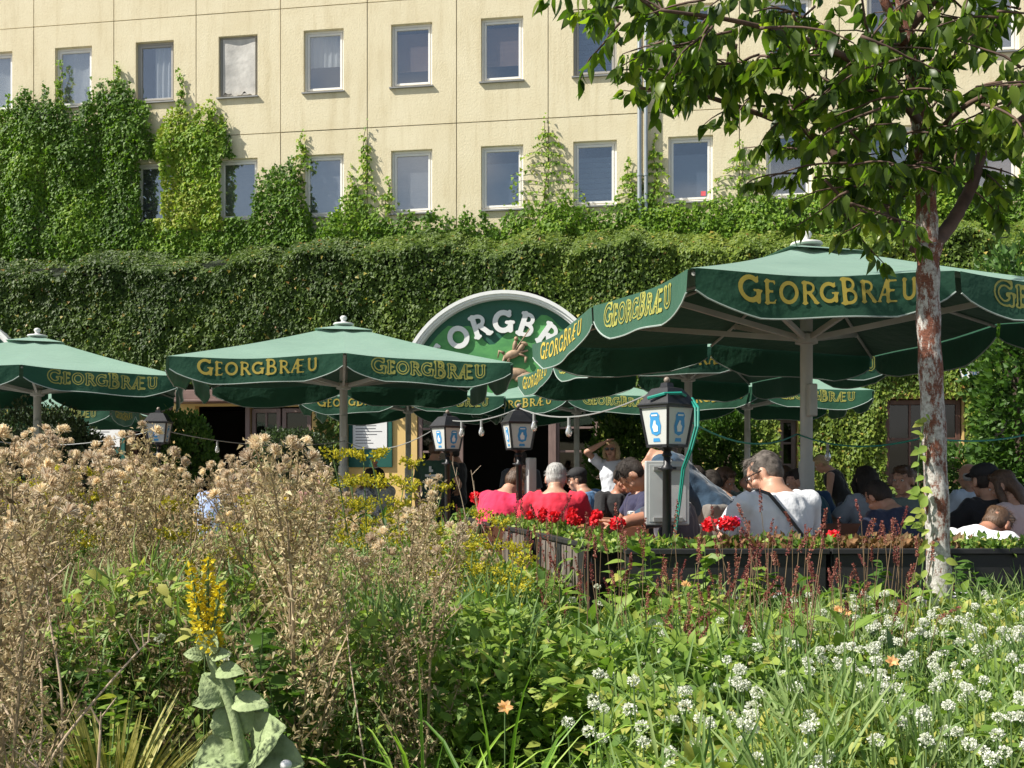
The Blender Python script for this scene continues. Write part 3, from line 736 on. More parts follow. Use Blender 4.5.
# posters, wall lantern, notice board
def notice(px0,px1,py0,py1,w,label,board=None,rows=8):
    u0,u1=fu(px0,w),fu(px1,w); zt=fz(py0,u0,w); zb=fz(py1,u0,w)
    t=thing('notice_board',label,'notice board',fw((u0+u1)/2,w,zb),FRZ); W=u1-u0; Hh=zt-zb
    b=MB(); b.box((0,.03,Hh/2-.12),(W+.22,.05,Hh+.55)); b.build('board',M['board_green'],t,bevel=.01)
    p=MB(); p.box((0,-.005,Hh/2),(W,.008,Hh)); p.build('poster',M['paper'],t)
    k=MB()
    for i in range(rows):
        ln=W*random.uniform(.35,.8); k.box((-W*.42+ln/2,-.0115,Hh*(.90-.8*i/rows)),(ln,.002,.014))
    k.build('print_line',M['ink'],t)
notice(353,387,420,449,.86,'white menu poster on a dark green notice board beside the yellow wall strip')
notice(91,120,422,447,.86+.3,'white poster on a green board between the grey bush and the brown glazed door')
t=MB()
# ------------------------------------------------------------------ parasols
def make_parasol(S,zr,za,label,pole_r=.055):
    """square parasol, side S, rim height zr, apex height za; local frame, front side towards -y"""
    T=thing('parasol',label,'parasol',(0,0,0),0,'green beer garden parasols')
    h=S/2
    rim=[(-h,-h),(0,-h),(h,-h),(h,0),(h,h),(0,h),(-h,h),(-h,0)]   # counter-clockwise
    p=MB(); p.tube([(0,0,0),(0,0,1.35)],pole_r*1.15,16); p.tube([(0,0,1.35),(0,0,za-.05)],pole_r*.9,16); p.build('pole',M['pole'],T,smooth=False)
    p=MB(); p.box((0,0,.04),(.9,.9,.08)); p.lathe([(.12,.08),(.11,.25),(.075,.27),(.075,.3)],16); p.build('base',M['grey_panel'],T,bevel=.015)
    p=MB(); p.lathe([(.02,za+.0),(.115,za+.005),(.13,za+.015),(.12,za+.03),(.04,za+.045),(.025,za+.06),(.038,za+.08),(.044,za+.10),(.03,za+.12),(.005,za+.128)],18); p.build('finial',M['white_plastic'],T,smooth=True)
    hubz=zr-.12
    p=MB(); p.lathe([(pole_r,hubz-.05),(pole_r+.035,hubz-.04),(pole_r+.035,hubz+.03),(pole_r,hubz+.05)],16); p.build('hub',M['pole'],T); p=MB(); p.lathe([(pole_r,za-.18),(pole_r+.03,za-.17),(pole_r+.03,za-.10),(pole_r,za-.09)],16)
    p.build('hub',M['pole'],T)
    p=MB(); p.box((.0,-pole_r-.03,zr-.62),(.07,.06,.26)); p.build('crank_box',M['pole'],T,bevel=.01)
    def top(i,t,r):
        x0,y0=rim[i]; x1,y1=rim[(i+1)%8]; x=x0+(x1-x0)*t; y=y0+(y1-y0)*t
        sag=math.sin(math.pi*t)
        z=zr+(za-zr)*(1-r**1.12) -.045*math.sin(math.pi*r)-.05*sag*r*(1-.45*r)+.07*r*r*((1-t) if i%2 else t)+.012*math.sin(9*r+i*2.3+5*t)*sag
        k=1-.018*sag*r
        return (x*r*k,y*r*k,z)
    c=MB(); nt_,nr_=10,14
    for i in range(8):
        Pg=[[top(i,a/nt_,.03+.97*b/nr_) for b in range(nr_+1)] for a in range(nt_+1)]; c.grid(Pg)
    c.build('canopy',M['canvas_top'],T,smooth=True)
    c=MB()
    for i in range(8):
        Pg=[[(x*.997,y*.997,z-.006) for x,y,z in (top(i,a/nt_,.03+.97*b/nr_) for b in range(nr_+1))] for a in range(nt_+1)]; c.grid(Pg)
    c.build('canopy_shaded_underside',M['canvas'],T,smooth=True)  # dark layer added under the canopy, its shade put into the colour
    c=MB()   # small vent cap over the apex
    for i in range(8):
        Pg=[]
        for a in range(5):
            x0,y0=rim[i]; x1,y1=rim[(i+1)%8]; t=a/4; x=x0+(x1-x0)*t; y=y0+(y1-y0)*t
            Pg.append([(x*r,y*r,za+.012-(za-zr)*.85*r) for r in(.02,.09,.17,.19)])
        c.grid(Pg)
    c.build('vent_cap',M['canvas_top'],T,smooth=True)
    WV={m:word_mesh(m) for m in('solid','outline')}
    for i in range(8):
        x0,y0=rim[i]; x1,y1=rim[(i+1)%8]; L=math.hypot(x1-x0,y1-y0); nx,ny=(y1-y0)/L,-(x1-x0)/L
        ph=i*1.7
        def val(t,d):   # d 0..1 down
            hang=(.13+.135*min(1,math.sin(math.pi*min(max(t,0),1))*1.5)**.7 + .012*math.sin(t*9+ph))
            tt=.012+.976*t
            x,y,z=top(i,tt,1.0)
            o=.03*math.sin(math.pi*tt)*d+.012*math.sin(t*14+ph)*d+.012
            return (x+nx*o,y+ny*o,z-hang*d)
        v=MB(); v.grid([[val(a/26,b/5) for b in range(6)] for a in range(27)])
        vo=v.build('valance',M['canvas'],T,smooth=True)
        hm=MB(); hm.tube([val(a/26,1.0) for a in range(27)],.006,5); hm.build('hem',M['hem'],vo)
        mode='solid' if i%2==0 else 'outline'
        Wv,Wf,ww=WV[mode]
        tl=.74; cap=tl*L/ww*.95
        cap=min(cap,.152); tw=cap*ww/L; t0=.5-tw/2
        pts=[]
        for (a,b) in Wv:
            t=t0+a*cap/L; z_=.035+(1.0-b)*cap   # distance down from rim
            hang=.265; d=min(.95,max(.02,z_/hang))
            q=val(t,d); pts.append((q[0]+nx*.005,q[1]+ny*.005,q[2]))
        lm=MB(); lm.add(pts,Wf); lm.build('lettering',M['gold'] if mode=='solid' else M['gold_dull'],vo)
    for i in range(8):
        x,y=rim[i]; L=math.hypot(x,y); d=Vector((x,y,0)).normalized()
        Z=lambda r,mid=i%2: zr+(za-zr)*(1-r**1.12)-.045*math.sin(math.pi*r)-.035+.07*r*r*mid
        p=MB(); p.tube([(x*r,y*r,Z(r)) for r in(.04,.25,.5,.75,.985)],.013,6); rb=p.build('rib',M['pole'],T)
        r=.70; p=MB(); p.bar((d.x*pole_r,d.y*pole_r,hubz),(x*r,y*r,Z(r)-.01),.028,.042); p.build('strut',M['pole'],T)
        p=MB(); p.ball((x*r,y*r,Z(r)-.015),.022,8,6); p.build('joint',M['white_plastic'],T)
    return T
M['hem']=mat('hem_grey',(.35,.42,.38),.7); M['gold_dull']=mat('gold_paint_dull',(.34,.34,.07),.6,.3,8)  # duller gold for the outlined words
big=make_parasol(3.6,2.46,3.08,'large green parasol on the thick grey pole behind the man in the white shirt'); sb=snapshot(big)
big.location=(2.37,8.05,0); big.rotation_euler=(0,0,R(13.8))
dup(big,sb,(-2.08,12.35,0),R(10),1,'green parasol with solid and outlined lettering over the hooded boxwood bush area')
dup(big,sb,(-6.36,13.4,0),R(20),1.0,'green parasol at the garden edge above the grey-green bush')
dup(big,sb,(2.08,11.8,0),R(13.8),(.92,.92,1.02),'green parasol tucked behind and beneath the large one, right of the arched sign')
sm=make_parasol(3.0,2.40,2.95,'smaller sunlit green parasol before the main doorway, over the two red shirts',.05); ss=snapshot(sm)
sm.location=(1.06,16.4,0); sm.rotation_euler=(0,0,R(-9))
dup(sm,ss,(3.6,15.3,0),R(-6),1,'smaller green parasol just behind the tall black lantern, with a slim pole')
dup(sm,ss,(-1.68,16.2,0),R(3),1,'smaller green parasol beside the yellow wall and the notice board')
dup(sm,ss,(-8.7,19.0,0),R(5),1,'smaller green parasol peeking out under the garden edge parasol')

# ------------------------------------------------------------------ lanterns
def lantern_head(T,z,w,h,rot):
    """square tapered lantern, panel height h, top width w"""
    Rm=Matrix.Rotation(rot,3,'Z'); wb=w*.72
    def cr(ww,zz): return [Rm@Vector((sx*ww/2,sy*ww/2,zz)) for sx,sy in((-1,-1),(1,-1),(1,1),(-1,1))]
    f=MB(); b=cr(wb,z); t=cr(w,z+h)
    for i in range(4):
        f.bar(b[i],t[i],.014); f.bar(b[i],b[(i+1)%4],.016); f.bar(t[i],t[(i+1)%4],.018)
    f.lathe([(.02,-.06),(.028,-.05),(.02,-.03),(.05,-.012),(wb*.62,-.004),(wb*.62,.004)],12,(0,0,z))
    f.build('lantern_frame',M['black_metal'],T)
    g=MB()
    for i in range(4):
        j=(i+1)%4; q=[b[i],b[j],t[j],t[i]]; c=sum(q,Vector())/4
        n=((q[1]-q[0]).cross(q[3]-q[0])).normalized()
        q=[c+(p-c)*.95 for p in q]; q2=[p-n*.004 for p in q]
        g=MB(); g.add([tuple(p) for p in q+q2],[(0,1,2,3),(7,6,5,4),(0,4,5,1),(1,5,6,2),(2,6,7,3),(3,7,4,0)])
        gp_=g.build('lantern_panel',M['opal'],T)
        ex=(q[1]-q[0]).normalized(); ez=(q[3]+q[2]-q[0]-q[1]).normalized(); k=h*.5
        def P2(a,bb,o): return tuple(c+ex*a*k+ez*bb*k+n*o)
        e=MB()
        jug=[(-.30,-.38),(-.38,.0),(-.30,.36),(-.33,.52),(-.22,.68),(.22,.68),(.33,.52),(.30,.36),(.38,0),(.30,-.38),(.0,-.5)]
        e.add([P2(a,bb,.0022) for a,bb in jug],[tuple(range(len(jug)))])
        e.add([P2(a,bb,.0022) for a,bb in((-.2,-.62),(.2,-.62),(.24,-.80),(-.24,-.80))],[(0,1,2,3)])
        e.build('emblem',M['emblem'],gp_)
        e=MB(); fig=[(-.12,-.30),(-.2,-.05),(-.12,.12),(-.05,.28),(.06,.26),(.05,.1),(.18,-.02),(.16,-.28)]
        e.add([P2(a,bb,.0040) for a,bb in fig],[tuple(range(len(fig)))])
        e.add([P2(a,bb,.0040) for a,bb in((-.2,.50),(.2,.50),(.2,.58),(-.2,.58))],[(0,1,2,3)])
        e.build('emblem_figure',M['paper'],gp_)
    r=MB(); prof=[(w*.76,z+h-.004),(w*.80,z+h+.008),(w*.74,z+h+.016),(w*.56,z+h+h*.30),(w*.40,z+h+h*.46),(w*.18,z+h+h*.50),(w*.16,z+h+h*.60),(w*.05,z+h+h*.63)]
    r.lathe(prof,4,off=math.pi/4+rot); r.build('lantern_roof',M['black_metal'],T)
    r=MB(); r.ball((0,0,z+h+h*.68),w*.085,10,8); r.build('finial',M['lfin'],T,smooth=True)
M['lfin']=mat('worn_finial',(.25,.2,.16),.5,.3,20)
def lantern_post(px,pyb,D,w,h,rot,label,base=0.0):
    p=at(px,pyb,D); T=thing('lantern',label,'lantern',(p.x,p.y,0),0,'black lanterns on posts'); z=p.z
    m=MB(); m.lathe([(.06,0),(.06,.04),(.04,.06),(.032,.5),(.036,.52),(.026,.54),(.024,z-.14),(.034,z-.13),(.034,z-.115),(.02,z-.1),(.018,z-.02)],12)
    m.tube([(-.05,0,z-.12),(.05,0,z-.12)],.008,6); m.build('post',M['black_metal'],T,smooth=True); lantern_head(T,z,w,h,rot); return T
LAMPS=[lantern_post(667,446,5.4,.205,.212,R(38),'largest black lantern with a teal cord wound round its post, before the grey metal panel'),
 lantern_post(519,449,7.95,.215,.205,R(16),'black lantern between the two men in red shirts'),
 lantern_post(447.5,450,8.8,.21,.20,R(40),'black lantern in front of the standing man in the green shirt'),
 lantern_post(158.5,443,10.6,.225,.215,R(4),'black lantern with a single teal emblem before the brown glazed door')]
Lp=LAMPS[0].location
t=MB(); tc=[]
for i in range(60):
    a=i*.42; z=1.13-.0105*i*1.0; tc.append((Lp.x+.03*math.cos(a)+.022*(i/60),Lp.y-.036+.004*math.sin(a*3),z*1.0))
tc=[(Lp.x+.12,Lp.y+.02,1.66),(Lp.x+.135,Lp.y-.10,1.60),(Lp.x+.13,Lp.y-.13,1.50),(Lp.x+.10,Lp.y-.12,1.38),(Lp.x+.07,Lp.y-.08,1.28),(Lp.x+.055,Lp.y-.05,1.1),(Lp.x+.035,Lp.y-.05,.95),(Lp.x+.02,Lp.y-.045,.86)]
for k,ox in enumerate((0,.018)):
    t.tube([(a+ox*(1-j/9),b-.002*k,c) for j,(a,b,c) in enumerate(tc)],.007,6)
t.tube([(Lp.x-.11,Lp.y-.05,1.655),(Lp.x-.03,Lp.y-.11,1.675),(Lp.x+.06,Lp.y-.09,1.68),(Lp.x+.12,Lp.y+.02,1.66)],.009,6)
tag(t.build('cord',M['teal_cord'],None),'teal cord looped over the largest lantern and down its post','cord')
# grey metal panel on two post clamps
pp=at(666,492,5.52); T=thing('metal_panel','dull grey metal menu box fixed behind the post of the largest lantern','panel',(pp.x+.005,pp.y,0),R(4))
m=MB(); m.box((0,0,1.145),(.245,.035,.355)); m.build('box',M['grey_panel'],T,bevel=.006)
for z in(1.28,1.0):
    m=MB(); m.box((0,-.028,z),(.16,.02,.022)); m.build('clamp',M['dark_steel'] if 'dark_steel' in M else M['sill'],T)
m=MB(); m.box((0,-.0185,1.145),(.205,.003,.315)); m.build('lid',M['grey_panel'],T,bevel=.001)
m=MB(); m.tube([(0,.04,0),(0,.04,1.2)],.018,8); m.build('support_post',M['black_metal'],T)
p2=at(531,480,8.0); T=thing('metal_panel','narrow grey panel seen edge-on beside the lantern post between the red shirts','panel',(p2.x,p2.y,0),R(62))
m=MB(); m.box((0,0,1.20),(.13,.035,.36)); m.build('box',M['grey_panel'],T,bevel=.006)
m=MB(); m.tube([(0,.04,0),(0,.04,1.2)],.018,8); m.build('support_post',M['black_metal'],T)
# small wall lantern in the ivy
wl=at(970,379,19.2); T=thing('wall_lantern','small white lantern with a blue emblem hanging in the ivy beside the tree trunk','lantern',(wl.x,wl.y,wl.z))
lantern_head(T,0,.27,.22,R(20)); m=MB(); m.tube([(0,0,.33),(0,.1,.45),(0,.6,.5)],.015,6); m.build('bracket',M['black_metal'],T)

# ------------------------------------------------------------------ string lights
def string(name,label,pts,bulbs,m,r=.006):
    T=thing(name,label,'string lights',pts[0]); L=[]
    for a,b in zip(pts[:-1],pts[1:]):
        a=Vector(a); b=Vector(b); sag=.045*(b-a).length
        for i in range(14): t=i/14; q=a.lerp(b,t); q.z-=sag*4*t*(1-t); L.append(q)
    L.append(Vector(pts[-1])); c=MB(); c.tube(L,r,5); c.build('cord',m,T,world=True)
    for px in bulbs:
        q=min(L,key=lambda v:abs(512+F*v.x/v.y-px)); 
        s=MB(); s.tube([q,q-Vector((0,0,.065))],.011,8); so=s.build('socket',M['grey_cord'],T,world=True)
        b=MB(); b.lathe([(.012,-.06),(.016,-.075),(.023,-.095),(.024,-.11),(.016,-.13),(.003,-.137)],10,tuple(q)); b.build('bulb',M['bulb'],T,smooth=True,world=True)
    return T
LT=[Vector((l.location.x,l.location.y,0)) for l in LAMPS]
top=lambda i,z:(LT[i].x,LT[i].y,z)
z3=at(447,420,8.8).z; z2=at(519,408,7.95).z; z1=at(667,384,5.4).z
string('string_lights','grey cord of clear bulbs strung over the lanterns beneath the parasols',[tuple(at(-30,436,12)),top(3,at(158,429,10.6).z),tuple(at(345,441,12.2)),top(2,z3),top(1,z2),top(0,z1)],[218,305,463,484,534,573],M['grey_cord'],.005)
string('string_lights','teal cord with one clear bulb strung between the thick parasol pole and the tree trunk',[top(0,z1-.12),tuple(at(797,434,8.0)),tuple(at(925,437,6.3)),tuple(at(1060,424,7.0))],[830],M['teal_cord'],.006)

# ------------------------------------------------------------------ planters, tables, chairs
def make_planter(slats=True):
    T=thing('planter_box','p','planter',(0,0,0),0,'black planter boxes along the terrace edge'); L=1.0
    m=MB(); z0,z1=.64,.86; d=.24
    for y in(-d/2,d/2): m.box((0,y,(z0+z1)/2),(L,.018,z1-z0-.03))
    for x in(-L/2,L/2): m.box((x,0,(z0+z1)/2),(.018,d-.02,z1-z0-.032))
    m.box((0,0,z0+.02),(L-.03,d-.03,.02)); m.build('box',M['planter'],T,bevel=.003)
    m=MB()
    for y in(-d/2-.006,d/2+.006): m.box((0,y,z1),(L+.03,.045,.028))
    for x in(-L/2-.0,L/2): m.box((x,0,z1),(.04,d-.034,.026))
    m.build('rim',M['planter'],T,bevel=.004)
    m=MB(); m.box((0,0,z1-.05),(L-.03,d-.03,.03)); m.build('soil',M['soil'],T)
    for k in range(9 if slats else 0):
        m=MB(); m.box((-L/2+.06+k*.11,-d/2-.018,.72),(.085,.016,.23)); m.build('slat',M['slat'] if k%4 else M['planter'],T)
    for sx_ in(-1,1):
        for sy_ in(-1,1):
            m=MB(); m.box((sx_*(L/2-.04),sy_*(d/2-.03),.32),(.045,.045,.64)); m.build('leg',M['planter'],T)
    m=MB(); m.box((0,0,.3),(L-.13,.03,.05)); m.build('crossbar',M['planter'],T)
    return T
pl=make_planter(); sp=snapshot(pl); pl2=make_planter(False); sp2=snapshot(pl2); PL=[]
a=Vector((-.30,8.85)); b=Vector((.56,5.40)); dr=(b-a); ang=math.atan2(dr.y,dr.x)
names=['planter box at the far end below the crimson shirt','slatted planter box below the lantern between the red shirts','slatted planter box holding the big red geraniums']
n=3
for i in range(n):
    c=a+dr*((i+.5)/n); PL.append((c.x,c.y,ang))
rn=['black planter box at the corner below the largest lantern','black planter box below the man in the white shirt','black planter box with low reddish foliage beside the white shirt','black planter box crossed by the tree trunk','black planter box beyond the tree trunk']
for i in range(5): 
    PL.append((1.08+i*1.04,5.16+.02*i,R(1)))
for i,(x,y,r_) in enumerate(PL):
    if i==0: pl.location=(x,y,0); pl.rotation_euler=(0,0,r_); pl['label']=names[0]
    elif i<3: dup(pl,sp,(x,y,0),r_,1,(names+rn)[i])
    elif i==3: pl2.location=(x,y,0); pl2.rotation_euler=(0,0,r_); pl2['label']=rn[0]
    else: dup(pl2,sp2,(x,y,0),r_,1,(names+rn)[i])

def make_table():
    T=thing('beer_table','t','table',(0,0,0),0,'wooden beer garden tables')
    m=MB()
    for k in range(5): m.box((0,-.28+.14*k,.745),(1.6,.132,.03))
    m.build('tabletop',M['table_wood'],T,bevel=.004)
    for sx_ in(-1,1):
        for sy_ in(-1,1):
            m=MB(); m.bar((sx_*.62,sy_*.26,0),(sx_*.66,sy_*.22,.73),.045); m.build('leg',M['black_metal'],T)
    m=MB(); m.box((0,0,.70),(1.2,.05,.05)); m.build('stretcher',M['black_metal'],T); return T
def make_bench():
    T=thing('bench','b','bench',(0,0,0),0,'wooden beer garden benches')
    for k in range(3):
        m=MB(); m.box((0,-.13+.13*k,.445),(1.5,.12,.03)); m.build('seat_slat' if False else 'seat',M['chair_wood'],T,bevel=.004)
    for k in range(2):
        m=MB(); m.box((0,-.25-.02*k,.66+.15*k),(1.5,.025,.11)); m.build('backrest',M['chair_wood'],T,bevel=.004)
    for sx_ in(-1,1):
        m=MB(); m.bar((sx_*.62,.15,0),(sx_*.62,.15,.43),.045); m.build('leg',M['black_metal'],T)
        m=MB(); m.bar((sx_*.62,-.17,0),(sx_*.62,-.17,.43),.045); m.bar((sx_*.62,-.19,.40),(sx_*.62,-.275,.88),.04); m.build('leg',M['black_metal'],T)
    return T
tb=make_table(); st_=snapshot(tb); bn=make_bench(); sn_=snapshot(bn)
# ------------------------------------------------------------------ people
def rot_z(v,a): c,s=math.cos(a),math.sin(a); return Vector((v[0]*c-v[1]*s,v[0]*s+v[1]*c,v[2]))
def remesh(mb_,name,m,parent,vox,noise_amt=0,smooth_it=2):
    o=mb_.build(name+'_tmp',m,None,attr=False)
    r=o.modifiers.new('r','REMESH'); r.mode='VOXEL'; r.voxel_size=vox; r.use_smooth_shade=True
    s=o.modifiers.new('s','SMOOTH'); s.factor=.5; s.iterations=smooth_it
    dg=bpy.context.evaluated_depsgraph_get(); me=bpy.data.meshes.new_from_object(o.evaluated_get(dg))
    old=o.data; bpy.data.objects.remove(o); bpy.data.meshes.remove(old); me.name=name
    if noise_amt:
        n=len(me.vertices); co=np.empty(n*3,np.float32); me.vertices.foreach_get('co',co); co=co.reshape(-1,3)
        no=np.empty(n*3,np.float32); me.vertex_normals.foreach_get('vector',no); no=no.reshape(-1,3)
        f=(vnoise(co[:,0]*13+co[:,2]*15,co[:,1]*11+co[:,2]*5)-.5)+.7*(vnoise(co[:,0]*34+co[:,2]*6,co[:,2]*11+co[:,1]*24)-.5)
        co+=no*(f*noise_amt)[:,None]; me.vertices.foreach_set('co',co.ravel())
    me.polygons.foreach_set('use_smooth',np.ones(len(me.polygons),dtype=bool))
    me.materials.clear(); me.materials.append(m)
    o=bpy.data.objects.new(name,me); COL.objects.link(o)
    if parent: o.parent=parent
    return o
def ik(a,b,l1,l2,pole):
    a=Vector(a); b=Vector(b); d=b-a; L=min(d.length,l1+l2-.002); d=d.normalized(); b=a+d*L
    x=(l1*l1-l2*l2+L*L)/(2*L); h=math.sqrt(max(0,l1*l1-x*x)); pole=Vector(pole); pole=(pole-d*pole.dot(d)).normalized()
    return a+d*x+pole*h, b
def person(loc,rz,label,shirt,trousers=(.05,.06,.09),skinm='skin',hair='dark',hairstyle='short',pose='sit',lean=0.0,side=0.0,twist=0.0,
           hy=0.0,hp=0.0,hands=None,elbow=None,sleeve='short',sc=1.0,bald=False,face=True,extra=None,female=False,cap=None,glasses=False,strap=False,h_off=0.0,hunch=0.045):
    """faces local +y. lean: radians forward, side: lean to +x; hy head yaw (+ = left), hp head pitch down"""
    T=thing('person',label,'person',loc,rz); T.scale=(sc,)*3
    sk=M[skinm]; body=MB(); sh=MB(); tr=MB()
    hipz=.585 if pose=='sit' else .95
    Pv=Vector((0,0,hipz+h_off))
    Rm=Matrix.Rotation(side,3,'Y')@Matrix.Rotation(-lean,3,'X')
    up=lambda x,y,z: Pv+Rm@Vector((x,y,z))
    f=.88 if female else 1.0
    secs=[(-.06,.15,.11,0),(.02,.165,.115,0),(.12,.145*f,.105,0),(.22,.15*f,.11,.008),(.32,.175*f,.12,.01),(.40,.18*f,.115,.005),(.455,.15*f,.095,0),(.485,.10,.075,0),(.515,.060,.060,.01),(.56,.054,.056,.02)]
    xax=Rm@Vector((1,0,0))
    tor=[up(0,y,z) for z,a,b,y in secs]; body.tube(tor,[(a,b) for _,a,b,_ in secs],16,ell=xax)
    ts=secs[:8]; sh.tube([up(0,y,z) for z,a,b,y in ts],[(a+.016,b+.018) for _,a,b,_ in ts],18,ell=xax)
    # head
    HC=up(0,.02+hunch,.655-hunch*.7)
    Rh=Rm@Matrix.Rotation(hy,3,'Z')@Matrix.Rotation(-hp,3,'X')
    if lean>.3: Rh=Matrix.Rotation(-lean*.5,3,'X')@Matrix.Rotation(hy,3,'Z')@Matrix.Rotation(-hp,3,'X')
    H=lambda x,y,z: HC+Rh@Vector((x,y,z))
    body.ball(H(0,-.008,.025),(.074,.092,.088),18,14,Rh); body.ball(H(0,.022,-.045),(.055,.062,.068),16,12,Rh); body.ball(H(0,.058,-.092),(.026,.022,.020),10,8,Rh)
    body.tube([H(0,-.01,-.04),up(0,.0,.50)],[.05,.058],12)
    body.tube([H(0,.083,.015),H(0,.104,-.028),H(0,.092,-.036)],[.008,.013,.009],8)
    for s in(-1,1):
        body.ball(H(s*.077,-.006,-.012),(.010,.020,.033),10,8,Rh); body.ball(H(s*.040,.058,-.03),(.026,.022,.022),10,8,Rh)
    body.ball(H(0,.074,.028),(.050,.014,.012),10,6,Rh); body.ball(H(0,.082,-.062),(.024,.012,.014),8,6,Rh)
    # arms
    S=[];
    for s in(-1,1):
        a=up(s*.175*f,0,.435); S.append(a)
        if hands and hands[(s+1)//2] is not None: tgt=Vector(hands[(s+1)//2])
        else: tgt=Pv+Vector((s*.18,.38,.24)) if pose=='sit' else Pv+Vector((s*.24,.06,-.12))
        pole=Vector(elbow[(s+1)//2]) if elbow and elbow[(s+1)//2] is not None else Vector((s*.7,-.5,-.6))
        e,h_=ik(a,tgt,.285,.255,pole)
        body.tube([a-Rm@Vector((s*.05,0,0)),a,a.lerp(e,.5),e],[.055,.052,.043,.036],12); body.tube([e,e.lerp(h_,.3),h_],[.037,.039,.025],12); body.ball(e,.037,10,8)
        dr_=(h_-e).normalized(); sd=dr_.cross(Vector((0,0,1))); sd=sd.normalized() if sd.length>.1 else Vector((1,0,0)); nn=sd.cross(dr_)
        palm=h_+dr_*.045; body.tube([h_-dr_*.01,h_+dr_*.03,h_+dr_*.085],[(.024,.018),(.037,.016),(.040,.014)],12,ell=sd)
        for q,(o,ln) in enumerate(((-.03,.06),(-.010,.075),(.011,.07),(.031,.055))):
            b0=h_+dr_*.08+sd*o; b1=b0+dr_*ln*.5-nn*.008; b2=b0+dr_*ln*.85-nn*.03; body.tube([b0,b1,b2],[.0095,.0088,.0072],7)
        tb0=h_+dr_*.025-sd*s*.03; tb=tb0-sd*s*.03+dr_*.03-nn*.01; body.tube([tb0,tb,tb+dr_*.03-nn*.008],[.012,.010,.008],7)
        fr_=.62 if sleeve=='short' else 1.0
        if sleeve!='none':
            sh.ball(a,(.072,.072,.07),12,8)
            sh.tube([a-Rm@Vector((s*.07,0,0)),a,a.lerp(e,.4),a.lerp(e,fr_)],[.075,.074,.066,.068],12)
            if sleeve=='long': sh.tube([a.lerp(e,.9),e,e.lerp(h_,.5),e.lerp(h_,.93)],[.056,.054,.046,.038],12); sh.ball(e,.054,10,8)
        if extra=='watch' and s==-1:
            w_=MB(); wp=e.lerp(h_,.9); w_.tube([wp-dr_*.012,wp+dr_*.012],.034,12); w_.box(wp+Vector((0,0,.032)),(.035,.035,.012)); w_.build('watch',M['cord_black'],T,smooth=False)
    # legs
    for s in(-1,1):
        hp_=Pv+Vector((s*.095,0,0))
        if pose=='sit': kn=Vector((s*.13,.44,.52)); an=Vector((s*.13,.42,.09)); ft=Vector((0,1,0))
        else: kn=Vector((s*.10,.03,.50)); an=Vector((s*.11,-.02,.09)); ft=Vector((0,1,0))
        body.tube([hp_,hp_.lerp(kn,.5),kn,kn.lerp(an,.35),an],[.082,.070,.052,.050,.034],12); body.tube([an+Vector((0,-.03,-.03)),an+Vector((0,.06,-.045)),an+Vector((0,.17,-.06))],[(.034,.032),(.04,.03),(.036,.018)],10,ell=Vector((1,0,0)))
        tr.tube([hp_+Vector((0,0,.03)),hp_.lerp(kn,.5),kn,kn.lerp(an,.35),kn.lerp(an,.88)],[.105,.088,.072,.066,.056],14); tr.ball(kn,.07,12,8)
        so=MB(); so.tube([an+Vector((0,-.06,-.045)),an+Vector((0,.0,-.04)),an+Vector((0,.10,-.05)),an+Vector((0,.20,-.062))],[(.036,.04),(.043,.048),(.048,.038),(.036,.024)],12,ell=Vector((1,0,0))); so.build('shoe',cloth('shoe',(.06,.05,.05)),T,smooth=True)
    tr.ball(Pv,(.175,.13,.12),14,10); tr.tube([up(0,0,-.04),up(0,0,.06)],[(.17,.125),(.168,.122)],16,ell=xax)
    bo=remesh(body,'body',sk,T,.0088 if loc[1]<9.5 else .011,0,2)
    shm=shirt if hasattr(shirt,'name') else cloth('c%03d%03d%03d'%tuple(int(x*999) for x in shirt),shirt)
    so_=remesh(sh,'shirt',shm,T,.010,.017,1)
    trm=cloth('t%03d%03d%03d'%tuple(int(x*999) for x in trousers),trousers); remesh(tr,'trousers',trm,T,.014,.018,2)
    # hair
    hm=M['hair_'+hair]; hb=MB()
    if bald: 
        hb.ball(H(0,-.035,.0),(.078,.066,.055),16,12,Rh)
    else:
        hb.ball(H(0,-.016,.038),(.0795,.090,.082),18,14,Rh); hb.ball(H(0,-.038,-.002),(.077,.064,.068),16,12,Rh)
        hb.ball(H(0,.045,.088),(.055,.035,.028),12,8,Rh)
    if hairstyle=='long':
        hb.tube([H(0,-.05,.03),H(0,-.082,-.08),H(0,-.085,-.17),H(0,-.075,-.27),H(0,-.06,-.33)],[(.08,.05),(.088,.045),(.085,.036),(.07,.03),(.03,.015)],14,ell=Rh@Vector((1,0,0)))
        for s in(-1,1): hb.tube([H(s*.066,.02,.05),H(s*.085,.015,-.06),H(s*.088,.015,-.16),H(s*.07,.02,-.24)],[.026,.028,.026,.012],10)
    if hairstyle=='bob':
        hb.tube([H(0,-.04,.04),H(0,-.06,-.05),H(0,-.06,-.13)],[(.09,.065),(.10,.065),(.092,.05)],14,ell=Rh@Vector((1,0,0)))
        for s in(-1,1): hb.tube([H(s*.072,.03,.05),H(s*.086,.02,-.04),H(s*.08,.015,-.11)],[.022,.03,.022],10)
    if hairstyle=='bun': hb.ball(H(0,-.125,.04),.042,12,8)
    if hairstyle=='pony': hb.tube([H(0,-.09,.06),H(0,-.14,.03),H(0,-.14,-.12),H(0,-.12,-.2)],[.025,.035,.028,.01],10)
